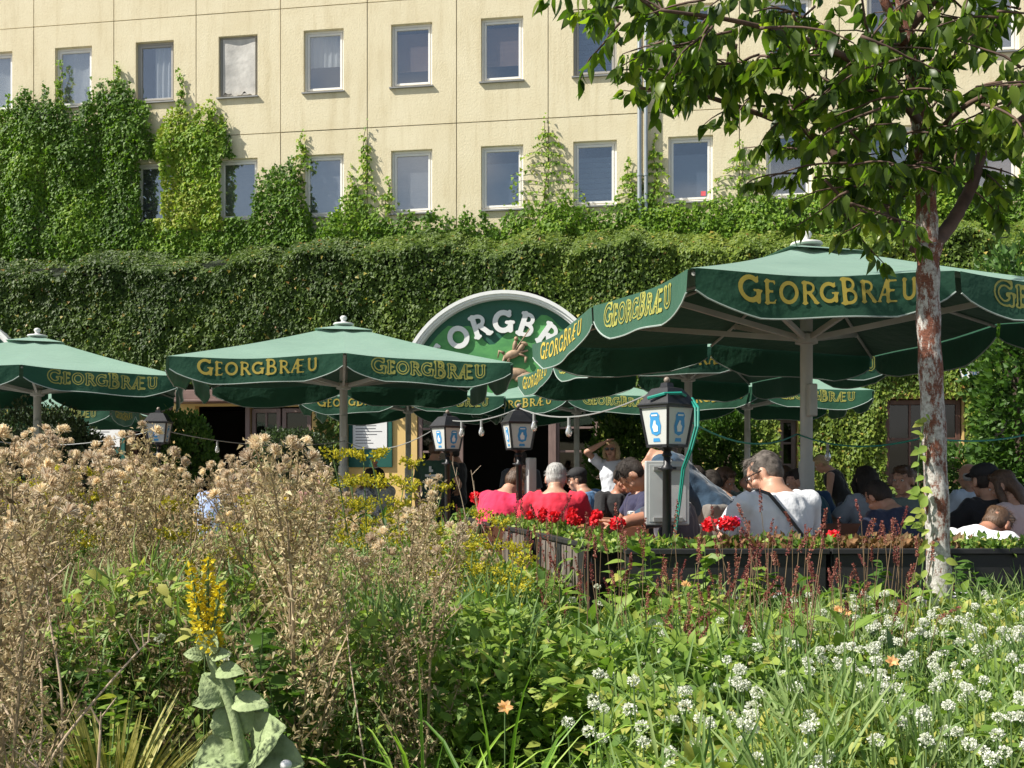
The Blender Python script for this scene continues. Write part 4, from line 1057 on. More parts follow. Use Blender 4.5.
    if hairstyle!='none':
        ho=remesh(hb,'hair',hm,T,.0085,.013,1); hv=np.array([v.co for v in ho.data.vertices]); hn_=np.array([v.normal for v in ho.data.vertices])
        q=RS.choice(len(hv),min(len(hv),700 if loc[1]<9 else 250),replace=False); HCn=np.array(HC); rad_=hv[q]-HCn; dn=np.cross(rad_,np.array(Rh@Vector((1,0,0)))); dn=norm(dn*.8+hn_[q]*.03+np.array([0,0,-.3 if hairstyle in('long','bob') else 0])*.2)
        sgn=np.where(dn[:,2]>0,-1,1)[:,None]; hs_=MB(); hs_.scatter(([(-.07,0,0),(.07,0,0),(.02,1,.12)],[(0,1,2)]),hv[q],frames(dn*sgn+hn_[q]*.12,hn_[q],len(q),.16,.1),RS.uniform(.018,.034,len(q)),.5); hs_.build('hair_strands',hm,T)
    if face:
        for s in(-1,1):
            e_=MB(); e_.ball(H(s*.031,.077,.006),(.013,.008,.008),10,8,Rh); e_.build('eye',M['eye_white'],T,smooth=True)
            e_=MB(); e_.ball(H(s*.031,.084,.006),.0052,8,6,Rh); e_.build('pupil',M['eye'],T,smooth=True)
        e_=MB(); e_.ball(H(0,.0935,-.062),(.022,.005,.0055),10,6,Rh); e_.build('mouth',M['lips'],T,smooth=True)
    if glasses:
        g_=MB()
        for s in(-1,1):
            g_.ball(H(s*.033,.094,.006),(.026,.006,.019),12,8,Rh); g_.bar(H(s*.06,.088,.014),H(s*.082,-.005,.010),.005)
        g_.bar(H(-.01,.098,.012),H(.01,.098,.012),.005); g_.build('glasses',M['glasses'],T)
    if cap:
        c_=MB(); c_.ball(H(0,-.012,.062),(.088,.104,.070),18,12,Rh); c_.tube([H(0,.07,.062),H(0,.13,.052),H(0,.155,.044)],[(.072,.008),(.062,.007),(.03,.005)],14,ell=Rh@Vector((1,0,0)))
        remesh(c_,'cap',cap,T,.007,0,1)
    if strap:
        c_=MB(); q=[]
        for i in range(15):
            t=i/14; x=-.13+.30*t; z=.50-.42*t; q.append(up(x,-(.125+.02*math.sin(math.pi*t)) if 0<t<1 else -.06,z))
        q=[up(-.10,.06,.52)]+q+[up(.2,0,.04)]
        c_.tube(q,[(.009,.004)]*len(q),8,ell=Rm@Vector((.7,0,.7))); c_.build('bag_strap',M['cord_black'],T)
    return T
M['glasses']=mat('dark_lens',(.012,.012,.014),.12,.1,spec=.8); M['cap_black']=mat('cap_black',(.02,.02,.022),.8); 
NAVY=(.018,.028,.065); BLACK=(.013,.013,.015); RED=(.74,.025,.06); CRIM=(.64,.02,.085); WHITE=(.78,.79,.82)
def seat(px,D): return ((px-512)/F*D,D,0)
TAB=[]  # tables placed further below
UP=math.pi
# rz: 0 faces away from the camera, UP faces the camera, +90deg faces left
person(seat(785,5.6),R(14),'man in a white shirt with a thin black bag strap across his back',WHITE,hair='salt',lean=.16,side=-.02,hy=R(50),hp=R(20),sleeve='short',glasses=True,strap=True,sc=1.10,h_off=-.03,hunch=.075,hands=[(-.14,.40,.78),(.12,.42,.78)])
person(seat(555,7.6),R(-6),'grey haired man in a bright red shirt, seen from behind beside the lantern',RED,hair='grey',lean=.08,hp=R(6),sleeve='short',sc=1.03,face=False,hunch=.075,hands=[(-.16,.40,.78),(.16,.40,.78)])
person(seat(484,8.0),R(-42),'man in a crimson shirt bending over the table beside the lantern post',CRIM,hair='brown',lean=.42,side=.10,hp=R(26),hy=R(-16),sc=1.05,hands=[(-.1,.46,.76),(.16,.44,.76)])
person(seat(592,10.2),R(42),'man in a blue t-shirt and dark cap, turned towards the grey haired man',(.10,.24,.46),hair='dark',lean=.14,side=-.10,hy=R(38),cap=M['cap_black'],sc=1.0,hands=[(-.16,.38,.80),(.16,.36,.78)])
person(seat(613,12.4),UP-R(22),'standing blond woman in a white top shading her eyes with one hand',(.74,.76,.82),trousers=(.08,.02,.03),pose='stand',hair='blond',hairstyle='bob',female=True,sleeve='none' if False else 'short',glasses=True,sc=.985,hands=[(.10,.10,.85),(.06,.20,1.66)],elbow=[None,(.9,.3,-.1)])
person(seat(618,9.6),UP+R(12),'dark haired man in a black shirt facing the camera with a hand on his cheek',BLACK,hair='dark',skinm='skin_tan',lean=.10,hp=R(8),hands=[(-.09,.20,1.10),(.12,.40,.78)],elbow=[(-.3,.3,-1),None],sc=1.0)
person(seat(644,9.2),UP-R(80),'person in a dark navy shirt seated close behind the grey metal panel',(.03,.03,.075),hair='dark',skinm='skin_tan',lean=.1,hp=R(10),sc=1.0)
person(seat(714,6.9),R(80),'man in a blue grey jumper bending forward behind the grey metal panel',(.030,.065,.11),trousers=(.20,.18,.16),pose='stand',lean=.85,hair='dark',sleeve='long',sc=1.06,hp=R(40),hunch=.16,face=False,hands=[(-.2,.50,.90),(.12,.52,.90)])
person(seat(684,6.2),R(70),'seated man stretching a tanned bare arm with a wristwatch along the table',(.06,.06,.08),skinm='skin_tan',hair='brown',lean=.12,hands=[(-.26,.50,.86),(.16,.36,.78)],elbow=[(-1,.1,.2),None],extra='watch',sc=1.0)
person(seat(737,9.9),R(70),'blond person in profile behind the head of the man in white',(.10,.12,.10),hair='blond',hairstyle='short',lean=.1,hy=R(10),female=True,sc=1.0)
person(seat(742,7.9),R(70),'person in a slate blue t-shirt seated just behind the man in white',(.10,.15,.23),hair='dark',lean=.30,hp=R(20),hy=R(-10),sc=1.0)
person(seat(708,8.8),UP+R(50),'shaded person with brown hair and an olive top behind the grey panel',(.10,.11,.09),hair='brown',hairstyle='bob',lean=.15,hp=R(18),female=True)
person(seat(693,7.6),R(-20),'person in a black top seated in the shade beside the grey metal panel',BLACK,hair='dark',lean=.12,face=False)
person(seat(790,8.6),R(20),'person with a raised bare forearm held against the head near the thick pole',(.05,.06,.09),hair='brown',lean=.06,hands=[(-.16,.12,1.34),(.16,.36,.78)],elbow=[(-.8,.4,-.9),None],face=True)
person(seat(846,12.2),R(66),'blond woman in a black sleeveless top bending over a table',(.02,.02,.02),hair='blond',hairstyle='bun',pose='stand',lean=.42,hp=R(24),female=True,sleeve='none',sc=.92,hands=[(-.12,.36,.92),(.12,.4,.92)])
person(seat(806,9.9),R(-10),'person in a deep blue shirt shaded by the large parasol, left of the thick pole',(.02,.06,.13),hair='dark',lean=.12,face=False)
person(seat(824,8.0),R(58),'person in a dark teal shirt seated to the right of the thick pole',(.015,.09,.12),hair='dark',lean=.24,hy=R(20))
person(seat(873,8.2),R(8),'dark haired woman in a pale grey blouse seen from behind, left of the tree trunk',(.46,.50,.56),hair='dark',hairstyle='bob',lean=.1,female=True,face=False)
person(seat(908,7.9),UP-R(38),'woman with tied back hair and a grey green top looking past the tree trunk',(.18,.24,.22),hair='brown',hairstyle='bun',lean=.08,hy=R(-12),female=True)
person(seat(917,6.6),R(26),'person in a navy t-shirt mostly hidden by the tree trunk',NAVY,hair='dark',lean=.45,hp=R(30),face=False,h_off=-.03)
person(seat(976,9.0),R(14),'balding grey haired man in a pale blue shirt beyond the tree trunk',(.52,.60,.68),hair='grey',bald=True,lean=.06,face=False,sc=1.02)
person(seat(996,6.9),R(12),'man in a black t-shirt and black cap seen from behind',BLACK,hair='dark',lean=.1,cap=M['cap_black'],face=False,sc=1.0)
person(seat(1020,6.8),R(34),'woman with long brown hair and a pale pink top at the garden edge',(.66,.50,.48),hair='brown',hairstyle='long',lean=.1,hp=R(16),hy=R(20),female=True,sc=.97)
person(seat(948,5.95),R(-60),'person in a crumpled white shirt leaning low behind the tree trunk',WHITE,hair='brown',lean=.75,hp=R(20),skinm='skin_tan',sleeve='short',h_off=-.06,hands=[(-.1,.5,.80),(.16,.5,.80)])
gw=person(seat(434,12.4),R(-10),'standing waiter in a dark green shirt with small white print on his back',(.035,.085,.055),trousers=(.03,.03,.03),pose='stand',hair='brown',face=False,sc=.985,hands=[None,(.24,.28,1.06)])
person(seat(457,13.2),R(75),'waiter in black standing in the dark doorway beside the green shirted one',BLACK,trousers=BLACK,pose='stand',hair='dark',sc=.97,skinm='skin_tan',hands=[(-.1,.34,1.15),(.1,.34,1.15)])
person(seat(521,11.2),R(5),'person in a black shirt standing behind the lantern at the main doorway',(.03,.035,.04),trousers=BLACK,pose='stand',hair='dark',face=False,sc=.90)
patt=mat('patterned_shirt',(.55,.55,.54),.85,.1,38,c2=(.03,.03,.05))
person(seat(361,12.0),R(-70),'dark haired man in a black and white patterned shirt below the notice board',patt,hair='dark',skinm='skin_dark',lean=.10,hp=R(10),sleeve='long')
person(seat(383,12.3),R(60),'person in a white long sleeved shirt raising an arm below the yellow wall',(.66,.64,.58),hair='dark',skinm='skin_tan',lean=.05,sleeve='long',hands=[(-.2,.3,.8),(.12,.22,1.36)],elbow=[None,(.8,.6,-.5)])
person(seat(322,9.6),UP+R(20),'person in dark sunglasses with a pale peaked cap between the thistles',(.30,.14,.12),hair='brown',cap=mat('cap_pale',(.55,.42,.36),.8),glasses=True,lean=.06)
person(seat(209,9.6),R(-30),'blond person in a pale blue shirt hidden behind the tall thistles',(.34,.44,.68),hair='blond',lean=.2,face=False)
# print on the waiter's back
pm=MB()
for (x,z,w_,h_) in((0,.36,.05,.03),(-.01,.39,.03,.05),(0,.30,.15,.028),(0,.265,.10,.012)): pm.box((x,-.148,.95+z),(w_,.004,h_))
pm.build('shirt_print',M['paper'],gw)

# ------------------------------------------------------------------ furniture under them
def put_table(x,y,r_,label,first=[True]):
    if first[0]: first[0]=False; tb.location=(x,y,0); tb.rotation_euler=(0,0,r_); tb['label']=label
    else: dup(tb,st_,(x,y,0),r_,1,label)
def put_bench(x,y,r_,label,first=[True]):
    if first[0]: first[0]=False; bn.location=(x,y,0); bn.rotation_euler=(0,0,r_); bn['label']=label
    else: dup(bn,sn_,(x,y,0),r_,1,label)
for x,y,r_,l in((.2,8.5,0,'orange brown wooden table in front of the two red shirts'),(.98,9.0,R(90),'wooden table beside the man with his hand on his cheek'),
  (1.30,6.55,R(8),'wooden table in front of the man in white'),(2.9,8.9,R(5),'dark shaded wooden table right of the thick pole'),
  (4.1,12.6,0,'small sunlit wooden table where the blond woman bends'),(3.1,6.9,R(4),'wooden table between the tree trunk and the black cap'),
  (-1.7,12.9,R(5),'wooden table in front of the patterned shirt'),(-2.4,10.4,R(4),'wooden table carrying a yellow crate behind the thistles')): put_table(x,y,r_,l)
for x,y,r_,l in((.4,7.6,0,'brown bench under the grey haired man in red'),(1.35,5.72,R(4),'brown slatted bench under the man in white'),
  (3.0,8.1,R(5),'brown bench in front of the thick parasol pole table'),(3.0,6.15,R(4),'brown bench beyond the tree trunk with its low back'),
  (.75,10.15,R(30),'brown bench under the man in the blue t-shirt')): put_bench(x,y,r_,l)
# tableware
def mug(x,y,label,m='beer'):
    T=thing('beer_glass',label,'glass',(x,y,.762)); g_=MB(); g_.lathe([(.032,0),(.036,.01),(.034,.10),(.04,.16),(.037,.16),(.031,.10),(.03,.015),(.001,.012)],14); g_.build('glass_body',M['clear'],T,smooth=True)
    g_=MB(); g_.lathe([(.029,.014),(.031,.10),(.034,.135),(.001,.135)],12); g_.build('beer',M['beer'],T); g_=MB(); g_.lathe([(.034,.136),(.036,.155),(.02,.162),(.001,.163)],12); g_.build('froth',M['paper'],T)
M['beer']=mat('beer',(.62,.30,.04),.2)
for i,(x,y,l) in enumerate(((.05,8.45,'beer glass beside the crimson shirt'),(.4,8.6,'beer glass beyond the grey haired man'),(1.05,8.8,'beer glass near the man with his hand on his cheek'),(1.2,6.5,'beer glass in front of the man in white'),(3.2,6.9,'beer glass on the table near the black cap'),(4.15,12.5,'beer glass on the small sunlit table'))): mug(x,y,l)
yc=at(273,490,10.4); T=thing('crate','yellow plastic crate standing on the table behind the thistles','crate',(yc.x,yc.y,.762))
m=MB()
for y in(-.12,.12): m.box((0,y,.13),(.36,.014,.26))
for x in(-.18,.18): m.box((x,0,.13),(.014,.226,.258))
m.box((0,0,.01),(.34,.22,.02)); m.build('crate_body',mat('crate_yellow',(.80,.60,.02),.5),T)
m=MB(); m.box((0,-.1285,.10),(.24,.003,.08)); m.build('crate_slot',M['cord_black'],T)
# ------------------------------------------------------------------ cherry tree
def catmull(pts,n=6):
    P_=[Vector(p) for p in pts]; P_=[P_[0]*2-P_[1]]+P_+[P_[-1]*2-P_[-2]]; o=[]
    for i in range(1,len(P_)-2):
        a,b,c,d=P_[i-1:i+3]
        for k in range(n):
            t=k/n; o.append(.5*((2*b)+(c-a)*t+(2*a-5*b+4*c-d)*t*t+(3*b-3*c+d-a)*t**3))
    o.append(P_[-2]); return o
TD=4.5
tree=thing('cherry_tree','cherry tree with a red brown trunk flecked with white lichen and dark drooping leaves','tree',tuple(at(940,0,TD).xy)+(0,))
tree_c=at(935,400,TD)
tk=MB()
trunk=catmull([(tree_c.x+.03,TD,0),(tree_c.x+.02,TD,.7),(tree_c.x-.0,TD+.01,1.4),(tree_c.x-.03,TD,1.95),(tree_c.x-.03,TD,2.28)],10)
nr_=len(trunk); rad=[.100-.046*min(1,i/(nr_*.18)) if i<nr_*.18 else .055-.006*(i/nr_) for i in range(nr_)]
rad=[r*(1+.05*math.sin(i*1.3)+RS.uniform(-.02,.02)) for i,r in enumerate(rad)]; rad[-1]=.062; rad[-2]=.058
tk.tube(trunk,rad,20); tk.build('trunk',M['bark'],tree,smooth=True,world=True)
def limb(pts,r0,r1,m='branch',n=8):
    q=catmull(pts,n); k=len(q); b=MB(); b.tube(q,[(r0+(r1-r0)*(i/(k-1))**.8)*(1+.06*math.sin(i*2.1)) for i in range(k)],12); b.build('branch',M[m],tree,smooth=True,world=True); return q
LB=[]
fk=Vector((tree_c.x-.03,TD,2.22))
def A3(px,py,D): return tuple(at(px,py,D))
LB.append(limb([tuple(fk),A3(925,180,TD+.03),A3(918,110,TD+.03),A3(908,40,TD),A3(900,-30,TD-.05),A3(905,-130,TD),A3(915,-230,TD+.1)],.05,.02,'bark'))
LB.append(limb([A3(932,246,TD),A3(952,222,TD+.1),A3(972,185,TD+.15),A3(985,150,TD+.2),A3(1024,118,TD+.35),A3(1075,60,TD+.5),A3(1110,-40,TD+.6)],.038,.014))
LB.append(limb([A3(926,250,TD),A3(903,238,TD+.1),A3(885,205,TD+.25),A3(850,170,TD+.35),A3(812,135,TD+.4),A3(770,118,TD+.4),A3(700,95,TD+.3),A3(640,88,TD+.2)],.034,.007))
LB.append(limb([A3(912,70,TD),A3(898,30,TD-.1),A3(880,-10,TD-.15),A3(862,-70,TD-.1)],.03,.014,'bark'))
LB.append(limb([A3(918,120,TD),A3(880,80,TD-.25),A3(820,45,TD-.5),A3(740,22,TD-.65),A3(660,10,TD-.7)],.02,.006))
LB.append(limb([A3(905,0,TD),A3(850,-50,TD+.1),A3(760,-60,TD+.1),A3(680,-40,TD),A3(610,-5,TD-.1)],.022,.006))
LB.append(limb([A3(908,30,TD),A3(955,-20,TD-.2),A3(1010,-50,TD-.3),A3(1070,-60,TD-.3)],.022,.008))
LB.append(limb([A3(922,150,TD),A3(960,110,TD-.3),A3(1000,90,TD-.5),A3(1050,80,TD-.6)],.016,.006))
LB.append(limb([A3(905,238,TD+.1),A3(880,225,TD-.1),A3(850,205,TD-.25),A3(825,180,TD-.35)],.014,.005))
LB.append(limb([A3(903,-100,TD),A3(860,-180,TD+.4),A3(800,-230,TD+.7)],.02,.006)); LB.append(limb([A3(910,-150,TD),A3(980,-220,TD-.4),A3(1050,-260,TD-.6)],.02,.006))
tw=MB(); LP_=[];LD=[]
allpts=[p for L_ in LB for p in L_[2:]]
def twig(p,d,L,drop=.35,nl=15):
    k=7; q=[p]; d=d.normalized()
    for i in range(k):
        d=(d+Vector((RS.normal(0,.12),RS.normal(0,.12),-drop/k+RS.normal(0,.07)))).normalized(); q.append(q[-1]+d*(L/k))
    tw.tube(q,[.005*(1-.7*i/k)+.001 for i in range(k+1)],5)
    for i in range(nl):
        t=(i+.5)/nl*k; a=q[int(t)].lerp(q[min(k,int(t)+1)],t-int(t)); s=1 if i%2 else -1
        side=d.cross(Vector((0,0,1))); side=side.normalized() if side.length>.05 else Vector((1,0,0))
        LP_.append(a+Vector((0,0,-.01))); LD.append(side*s*.45+d*.35+Vector((0,0,-.9)))
    for _ in range(4): LP_.append(q[-1]); LD.append(d*.5+Vector((RS.normal(0,.3),RS.normal(0,.3),-.8)))
def ok(p):  # visible crown outline: keep the gaps the photograph shows
    px=512+F*p.x/p.y; py=HY-(p.z-EYE)/p.y*F
    lim=np.interp(px,[540,565,600,640,690,750,790,830,870,960,1000,1030],[70,110,120,112,125,160,200,235,250,235,215,220])
    return py<lim-34 and px>600
for i in range(235):
    p=allpts[RS.randint(len(allpts))]+Vector((RS.normal(0,.12),RS.normal(0,.16),RS.normal(0,.10)))
    if not ok(p): continue
    if RS.rand()<.15: continue
    twig(p,Vector((RS.normal(-.2,.7),RS.normal(0,.7),RS.normal(.1,.35))),RS.uniform(.22,.45))
for (px,py,D,n) in((580,35,4.2,5),(600,5,4.2,5),(650,30,4.3,7),(700,55,4.4,7),(745,85,4.5,6),(780,105,4.5,6),(655,25,4.0,7),(720,40,4.0,8),(770,60,4.2,8),(830,150,4.3,7),(860,190,4.3,6),(880,120,4.2,8),(985,90,4.1,8),(960,140,4.3,7),(1005,170,4.6,6),(800,20,4.2,8),(850,60,4.2,8),(960,40,4.2,8),(1000,20,4.3,8)):
    for _ in range(max(2,int(n*.75))): twig(at(px+25*(px<700),py,D)+Vector((RS.normal(0,.06),RS.normal(0,.12),RS.normal(0,.05))),Vector((RS.normal(-.3,.6),RS.normal(0,.6),RS.normal(0,.3))),RS.uniform(.18,.34))
for i in range(260):   # crown above the picture, which casts the shade
    p=Vector((RS.normal(1.9,.7),RS.normal(4.6,.7),RS.uniform(4.1,5.2))); twig(p,Vector((RS.normal(0,.7),RS.normal(0,.7),.1)),RS.uniform(.2,.4))
n=len(LP_); fr=frames(np.array(LD),[0,-.1,.6],n,.35,.8); lf=tw; [a.fill(1) for a in tw.m]
lf.scatter(LEAF_DROOP,np.array(LP_),fr,RS.uniform(.058,.098,n),np.clip(RS.normal(.5,.27,n),0,1)); print('cherry leaves',n)
lf.build('crown',[M['cherry'],M['branch']],tree,world=True,smooth=True)
# thin vine and bright leaves up the trunk
vt=thing('trunk_creeper','bright yellow green creeper leaves clinging to the left side of the tree trunk' if False else 'bright yellow green creeper leaves clinging to the lichen flecked trunk','creeper',(tree_c.x-.07,TD-.05,.3))
b=MB(); vp=[Vector((tree_c.x-.075-.012*math.sin(i),TD-.03-.02*math.cos(i),.4+.1*i)) for i in range(12)]; b.tube(vp,.004,5); b.build('stem',M['green_stem'],vt,world=True)
LPv=[];LDv=[]
for v in vp:
    for _ in range(4): LPv.append(v+Vector((RS.normal(0,.012),-.01,RS.normal(0,.03)))); LDv.append((RS.normal(-.4,.5),-.3,RS.normal(-.2,.5)))
for (px,py) in((922,508),(915,518),(930,545),(945,560),(955,578),(962,590),(905,525),(948,600)):
    for _ in range(2): LPv.append(at(px,py,4.35)); LDv.append((RS.normal(0,.7),-.3,RS.normal(-.1,.5)))
lf=MB(); n=len(LPv); lf.scatter(LEAF,np.array(LPv),frames(np.array(LDv),[0,-1,.5],n,.2,.3),RS.uniform(.03,.065,n),RS.uniform(.6,.95,n)); lf.build('foliage',M['undergreen'],vt,world=True,smooth=True)

# ------------------------------------------------------------------ shrubs at the wall
def bush(name,px,pyc,D,rx,rz,label,m,n,size,ry=None,zc=None,dirz=.3,lump=.25):
    c=at(px,pyc,D); ry=ry or rx; t=thing(name,label,'bush',(c.x,c.y,0))
    d=norm(RS.normal(0,1,(n,3))); r=RS.uniform(.55,1.0,n)**.6
    lumpf=1+lump*(vnoise(d[:,0]*3+7,d[:,2]*3+d[:,1]*2)-.5)*2+.12*(vnoise(d[:,0]*9,d[:,2]*9+d[:,1]*7)-.5)
    p=d*np.array([rx,ry,rz])*(r*lumpf)[:,None]+np.array([c.x,c.y,c.z]); p[:,2]=np.maximum(p[:,2],.05)
    f=MB(); f.scatter(KITE,p,frames(d+np.array([0,0,dirz]),d,n,.5,.5),RS.uniform(.7,1.2,n)*size,np.clip(RS.normal(.45,.22,n)+.2*(lumpf-1),0,1)); f.build('foliage',m,t,world=True)
    s=MB(); 
    for i in range(9):
        a=RS.uniform(0,6.28); e=Vector((c.x+rx*.55*math.cos(a),c.y+ry*.55*math.sin(a),c.z+RS.uniform(-.1,.4)*rz)); s.tube([(c.x+.05*math.cos(a),c.y+.05*math.sin(a),0),tuple(Vector((c.x,c.y,c.z)).lerp(e,.5)),tuple(e)],[.03,.02,.006],6)
    s.build('stem',M['vine'],t,world=True); return t
bush('bush',292,462,14.5,.66,.52,'rounded grey green boxwood bush beside the folding glass doors',M['bush'],9000,.045)
bush('bush',30,455,15.2,1.15,.85,'sprawling grey green bush under the garden edge parasol',M['bush'],12000,.06,lump=.5)
bush('bush',85,470,14.5,.5,.6,'dark grey green bush just in front of the white poster',M['bush'],5000,.055,lump=.5)
bush('shrub',186,452,14.8,.42,.62,'bright green feathery shrub beside the dark doorway',M['shrub'],5000,.07,dirz=1.2,lump=.5)
bush('bush',622,470,17.5,.6,1.0,'ivy covered bush behind the woman shading her eyes',M['shrub'],5000,.09,lump=.4)
bush('bush',725,462,17.3,.55,1.1,'leafy dark bush behind the slim parasol pole',M['shrub'],5000,.09,lump=.4)
bush('bush',1030,400,10.5,.55,1.7,'tall yellow green leafy bush rising beyond the man in the black cap',M['shrub'],9000,.085,lump=.5)
bush('bush',985,478,11.5,.75,.42,'low yellow green bush below the wall lantern',M['shrub'],5000,.06,lump=.4)
bush('bush',905,420,15.5,1.1,1.5,'broad dark leafy bush between the thick pole and the tree trunk',M['shrub'],9000,.09,lump=.6) if False else None

# ------------------------------------------------------------------ flower bed
def bed_back(x):   # y of the bed's far edge
    if x<-.42: return 9.2
    if x<.46: return 8.8-(x+.42)/.88*3.5+(-.25)
    return 4.95
# ground of the bed
mb=MB(); Pg=[]
for i in range(41):
    x=-9+.34*i; row_=[]
    for j in range(31):
        xb=x; yb=bed_back(xb); y=.9+(yb-.9)*j/30; row_.append((x,y,.02+.10*float(vnoise(x*1.2,y*1.2))))
    Pg.append(row_)
mb.grid(Pg); so=mb.build('flower_bed',M['soil'],None); so['kind']='structure'
def dryness(px): return np.clip((455-px)/150+.0,0,1)
N=200000
yy=RS.uniform(1.75**.5,9.0**.5,N)**2; xx=(RS.uniform(-620,620,N)/F)*yy
bb=np.array([bed_back(x) for x in xx]); keep=yy<bb-.02
xx,yy=xx[keep],yy[keep]; px=512+F*xx/yy
H=np.interp(px,[-100,380,470,560,700,1100],[.82,.78,.72,.62,.60,.60])*(.70+.55*vnoise(xx*2.6,yy*2.6))*np.interp(yy,[1.3,2.2,9],[.72,1,1.0])
H=np.where((px>480)&(yy>bb[keep]-1.1),H*1.02,H); H=np.where((px<335)&(px>-60)&(yy<3.0),np.minimum(H,.36),H); H=np.where((px>335)&(px<600)&(yy<2.75),np.minimum(H,.30),H)
N=len(xx); zz=H*(1-RS.rand(N)**2.0*.85)
nearw=(yy<1.9)&(zz>.62)
gl=vnoise(xx*1.7+3,yy*1.7); gt=np.clip(.38+.42*gl+RS.normal(0,.18,N)+.12*(zz/H>.85),0,1)
u=RS.rand(N); dryp=dryness(px)
isdry=u<dryp*.55+.05; isblade=(~isdry)&(RS.rand(N)<np.where(px>760,.36,np.where(px<430,.5,.10))); isleaf=~(isdry|isblade)
P3=np.stack([xx,yy,zz],1)
def layer(sel,tm,size,m,tint,dirs,name,label,sd=.6,sn=.5,aspect=None,nrmv=(0,-.35,1)):
    n=sel.sum(); f=MB(); s_=RS.uniform(.6,1.25,n)*size
    if aspect: s_=np.stack([s_*aspect,s_,s_],1)
    f.scatter(tm,P3[sel],frames(dirs,nrmv,n,sd,sn),s_,tint[sel] if hasattr(tint,'shape') else tint); o=f.build(name,m,None,smooth=True); tag(o,label,'ground cover',kind='stuff'); return o
L3=leaf_tmpl(.30,.3,.08,3)
layer(isleaf,L3,.046,M['undergreen'],gt,[0,-.25,.2],'leafy_ground_cover','yellow green leafy ground cover filling the flower bed below the planters',.8,.45)
layer(isblade,leaf_tmpl(.5,.3,.02,3),.13,M['bluegreen'],gt,[0,-.05,1],'strappy_ground_cover','thin blue green stems and leaves between the white flower heads',.55,1.0,.06,(0,-1,.3))
layer(isdry,BITS,.026,M['dry'],np.clip(RS.normal(.5,.25,N),0,1),[0,0,.3],'dry_undergrowth','withered brown undergrowth among the thistles',.9,.9,.5)

# ------------------------------------------------------------------ thistles
def rv(s=1): return Vector((RS.normal(0,s),RS.normal(0,s),RS.normal(0,s)))
FL_T=([(-.02,0,0),(.02,0,0),(.05,1,0),(-.05,1,0)],[(0,1,2,3)])
def fluff_head(c,d,s,n=150):
    f=MB(); d=np.array(d)
    dirs=norm(RS.normal(0,.55,(n,3))+d*1.1); pos=np.array(c)+dirs*.004
    f.scatter(FL_T,pos,frames(dirs,RS.normal(0,1,(n,3)),n,.05,.5),np.stack([np.full(n,s*1.3),RS.uniform(.6,1.15,n)*s,np.full(n,s)],1),np.clip(RS.normal(.55,.25,n),0,1))
    return f
def make_thistle(hh,heads,seed,bits=420,spread=.30):
    T=thing('thistle_plant','t','thistle',(0,0,0),0,'dry thistles gone to seed'); st=MB(); BP=[];BD=[];tips=[]
    main=[Vector((0,0,0))]; d=Vector((RS.normal(0,.08),RS.normal(0,.08),1)).normalized()
    for i in range(10): d=(d+rv(.05)).normalized(); main.append(main[-1]+d*hh*.093)
    st.tube(main,[.0065-.0004*i for i in range(11)],5); tips.append((main[-1],d))
    for i in range(2,11):
        for _ in range(2 if i>3 else 1):
            a=RS.uniform(0,6.28); t=i/10; L=hh*(.46-.28*t)*RS.uniform(.6,1.1)*(spread/.3); d=Vector((math.cos(a),math.sin(a),.75+.5*t)).normalized(); q=[main[i]]
            for k in range(6): d=(d+Vector((0,0,.16))+rv(.07)).normalized(); q.append(q[-1]+d*L/6)
            st.tube(q,[.003,.0028,.0025,.0022,.002,.0018,.0015],4); tips.append((q[-1],d))
            for k in range(2,6):
                if RS.rand()<.6:
                    a2=RS.uniform(0,6.28); d2=(Vector((math.cos(a2),math.sin(a2),1.0))).normalized(); e=q[k]+d2*L*.28; st.tube([q[k],e],[.0018,.0012],3); tips.append((e,d2))
            for p in q[1:]: 
                for _ in range(int(bits/75)): BP.append(p+rv(.014)); BD.append(rv(1)+Vector((0,0,-.2)))
    for p in main[1:]:
        for _ in range(8): BP.append(p+rv(.02)); BD.append(rv(1)+Vector((0,0,-.5)))
    st.build('stem',M['dry_stem'],T)
    n=len(BP); f=MB(); f.scatter(BITS,np.array(BP),frames(np.array(BD),RS.normal(0,1,(n,3)),n,.3,.5),RS.uniform(.008,.023,n),np.clip(RS.normal(.45,.25,n),0,1))
    tips.sort(key=lambda a:-a[0].z); sel=tips[:heads]
    for (p,d) in tips[heads:]: f.v.append(fluff_head(p,d,.010,26).v[0]) if False else f.scatter(FL_T,np.tile(p,(24,1)),frames(norm(RS.normal(0,.6,(24,3))+np.array(d)),RS.normal(0,1,(24,3)),24,.05,.3),np.stack([np.full(24,.02),np.full(24,.014),np.full(24,.01)],1),RS.rand(24))
    f.build('dry_leaves',M['dry'],T)
    for (p,d) in sel: fluff_head(p,d,RS.uniform(.013,.022)*(1.25 if seed<3 else 1)).build('seed_head',M['fluff'],T)
    return T
TH=[make_thistle(1.22,20,1,520),make_thistle(1.05,15,2,520),make_thistle(.92,5,3,900),make_thistle(1.15,3,4,1000,.24)]
TS=[snapshot(t) for t in TH]; used=[False]*4
TL=['tall dry thistle with pale fluffy seed heads among its fellows in the bed','middling dry thistle with fluffy seed heads among its fellows in the bed','short dry thistle with a few seed heads among its fellows in the bed','slender brown thistle with few seed heads among its fellows in the bed']
spots=[]
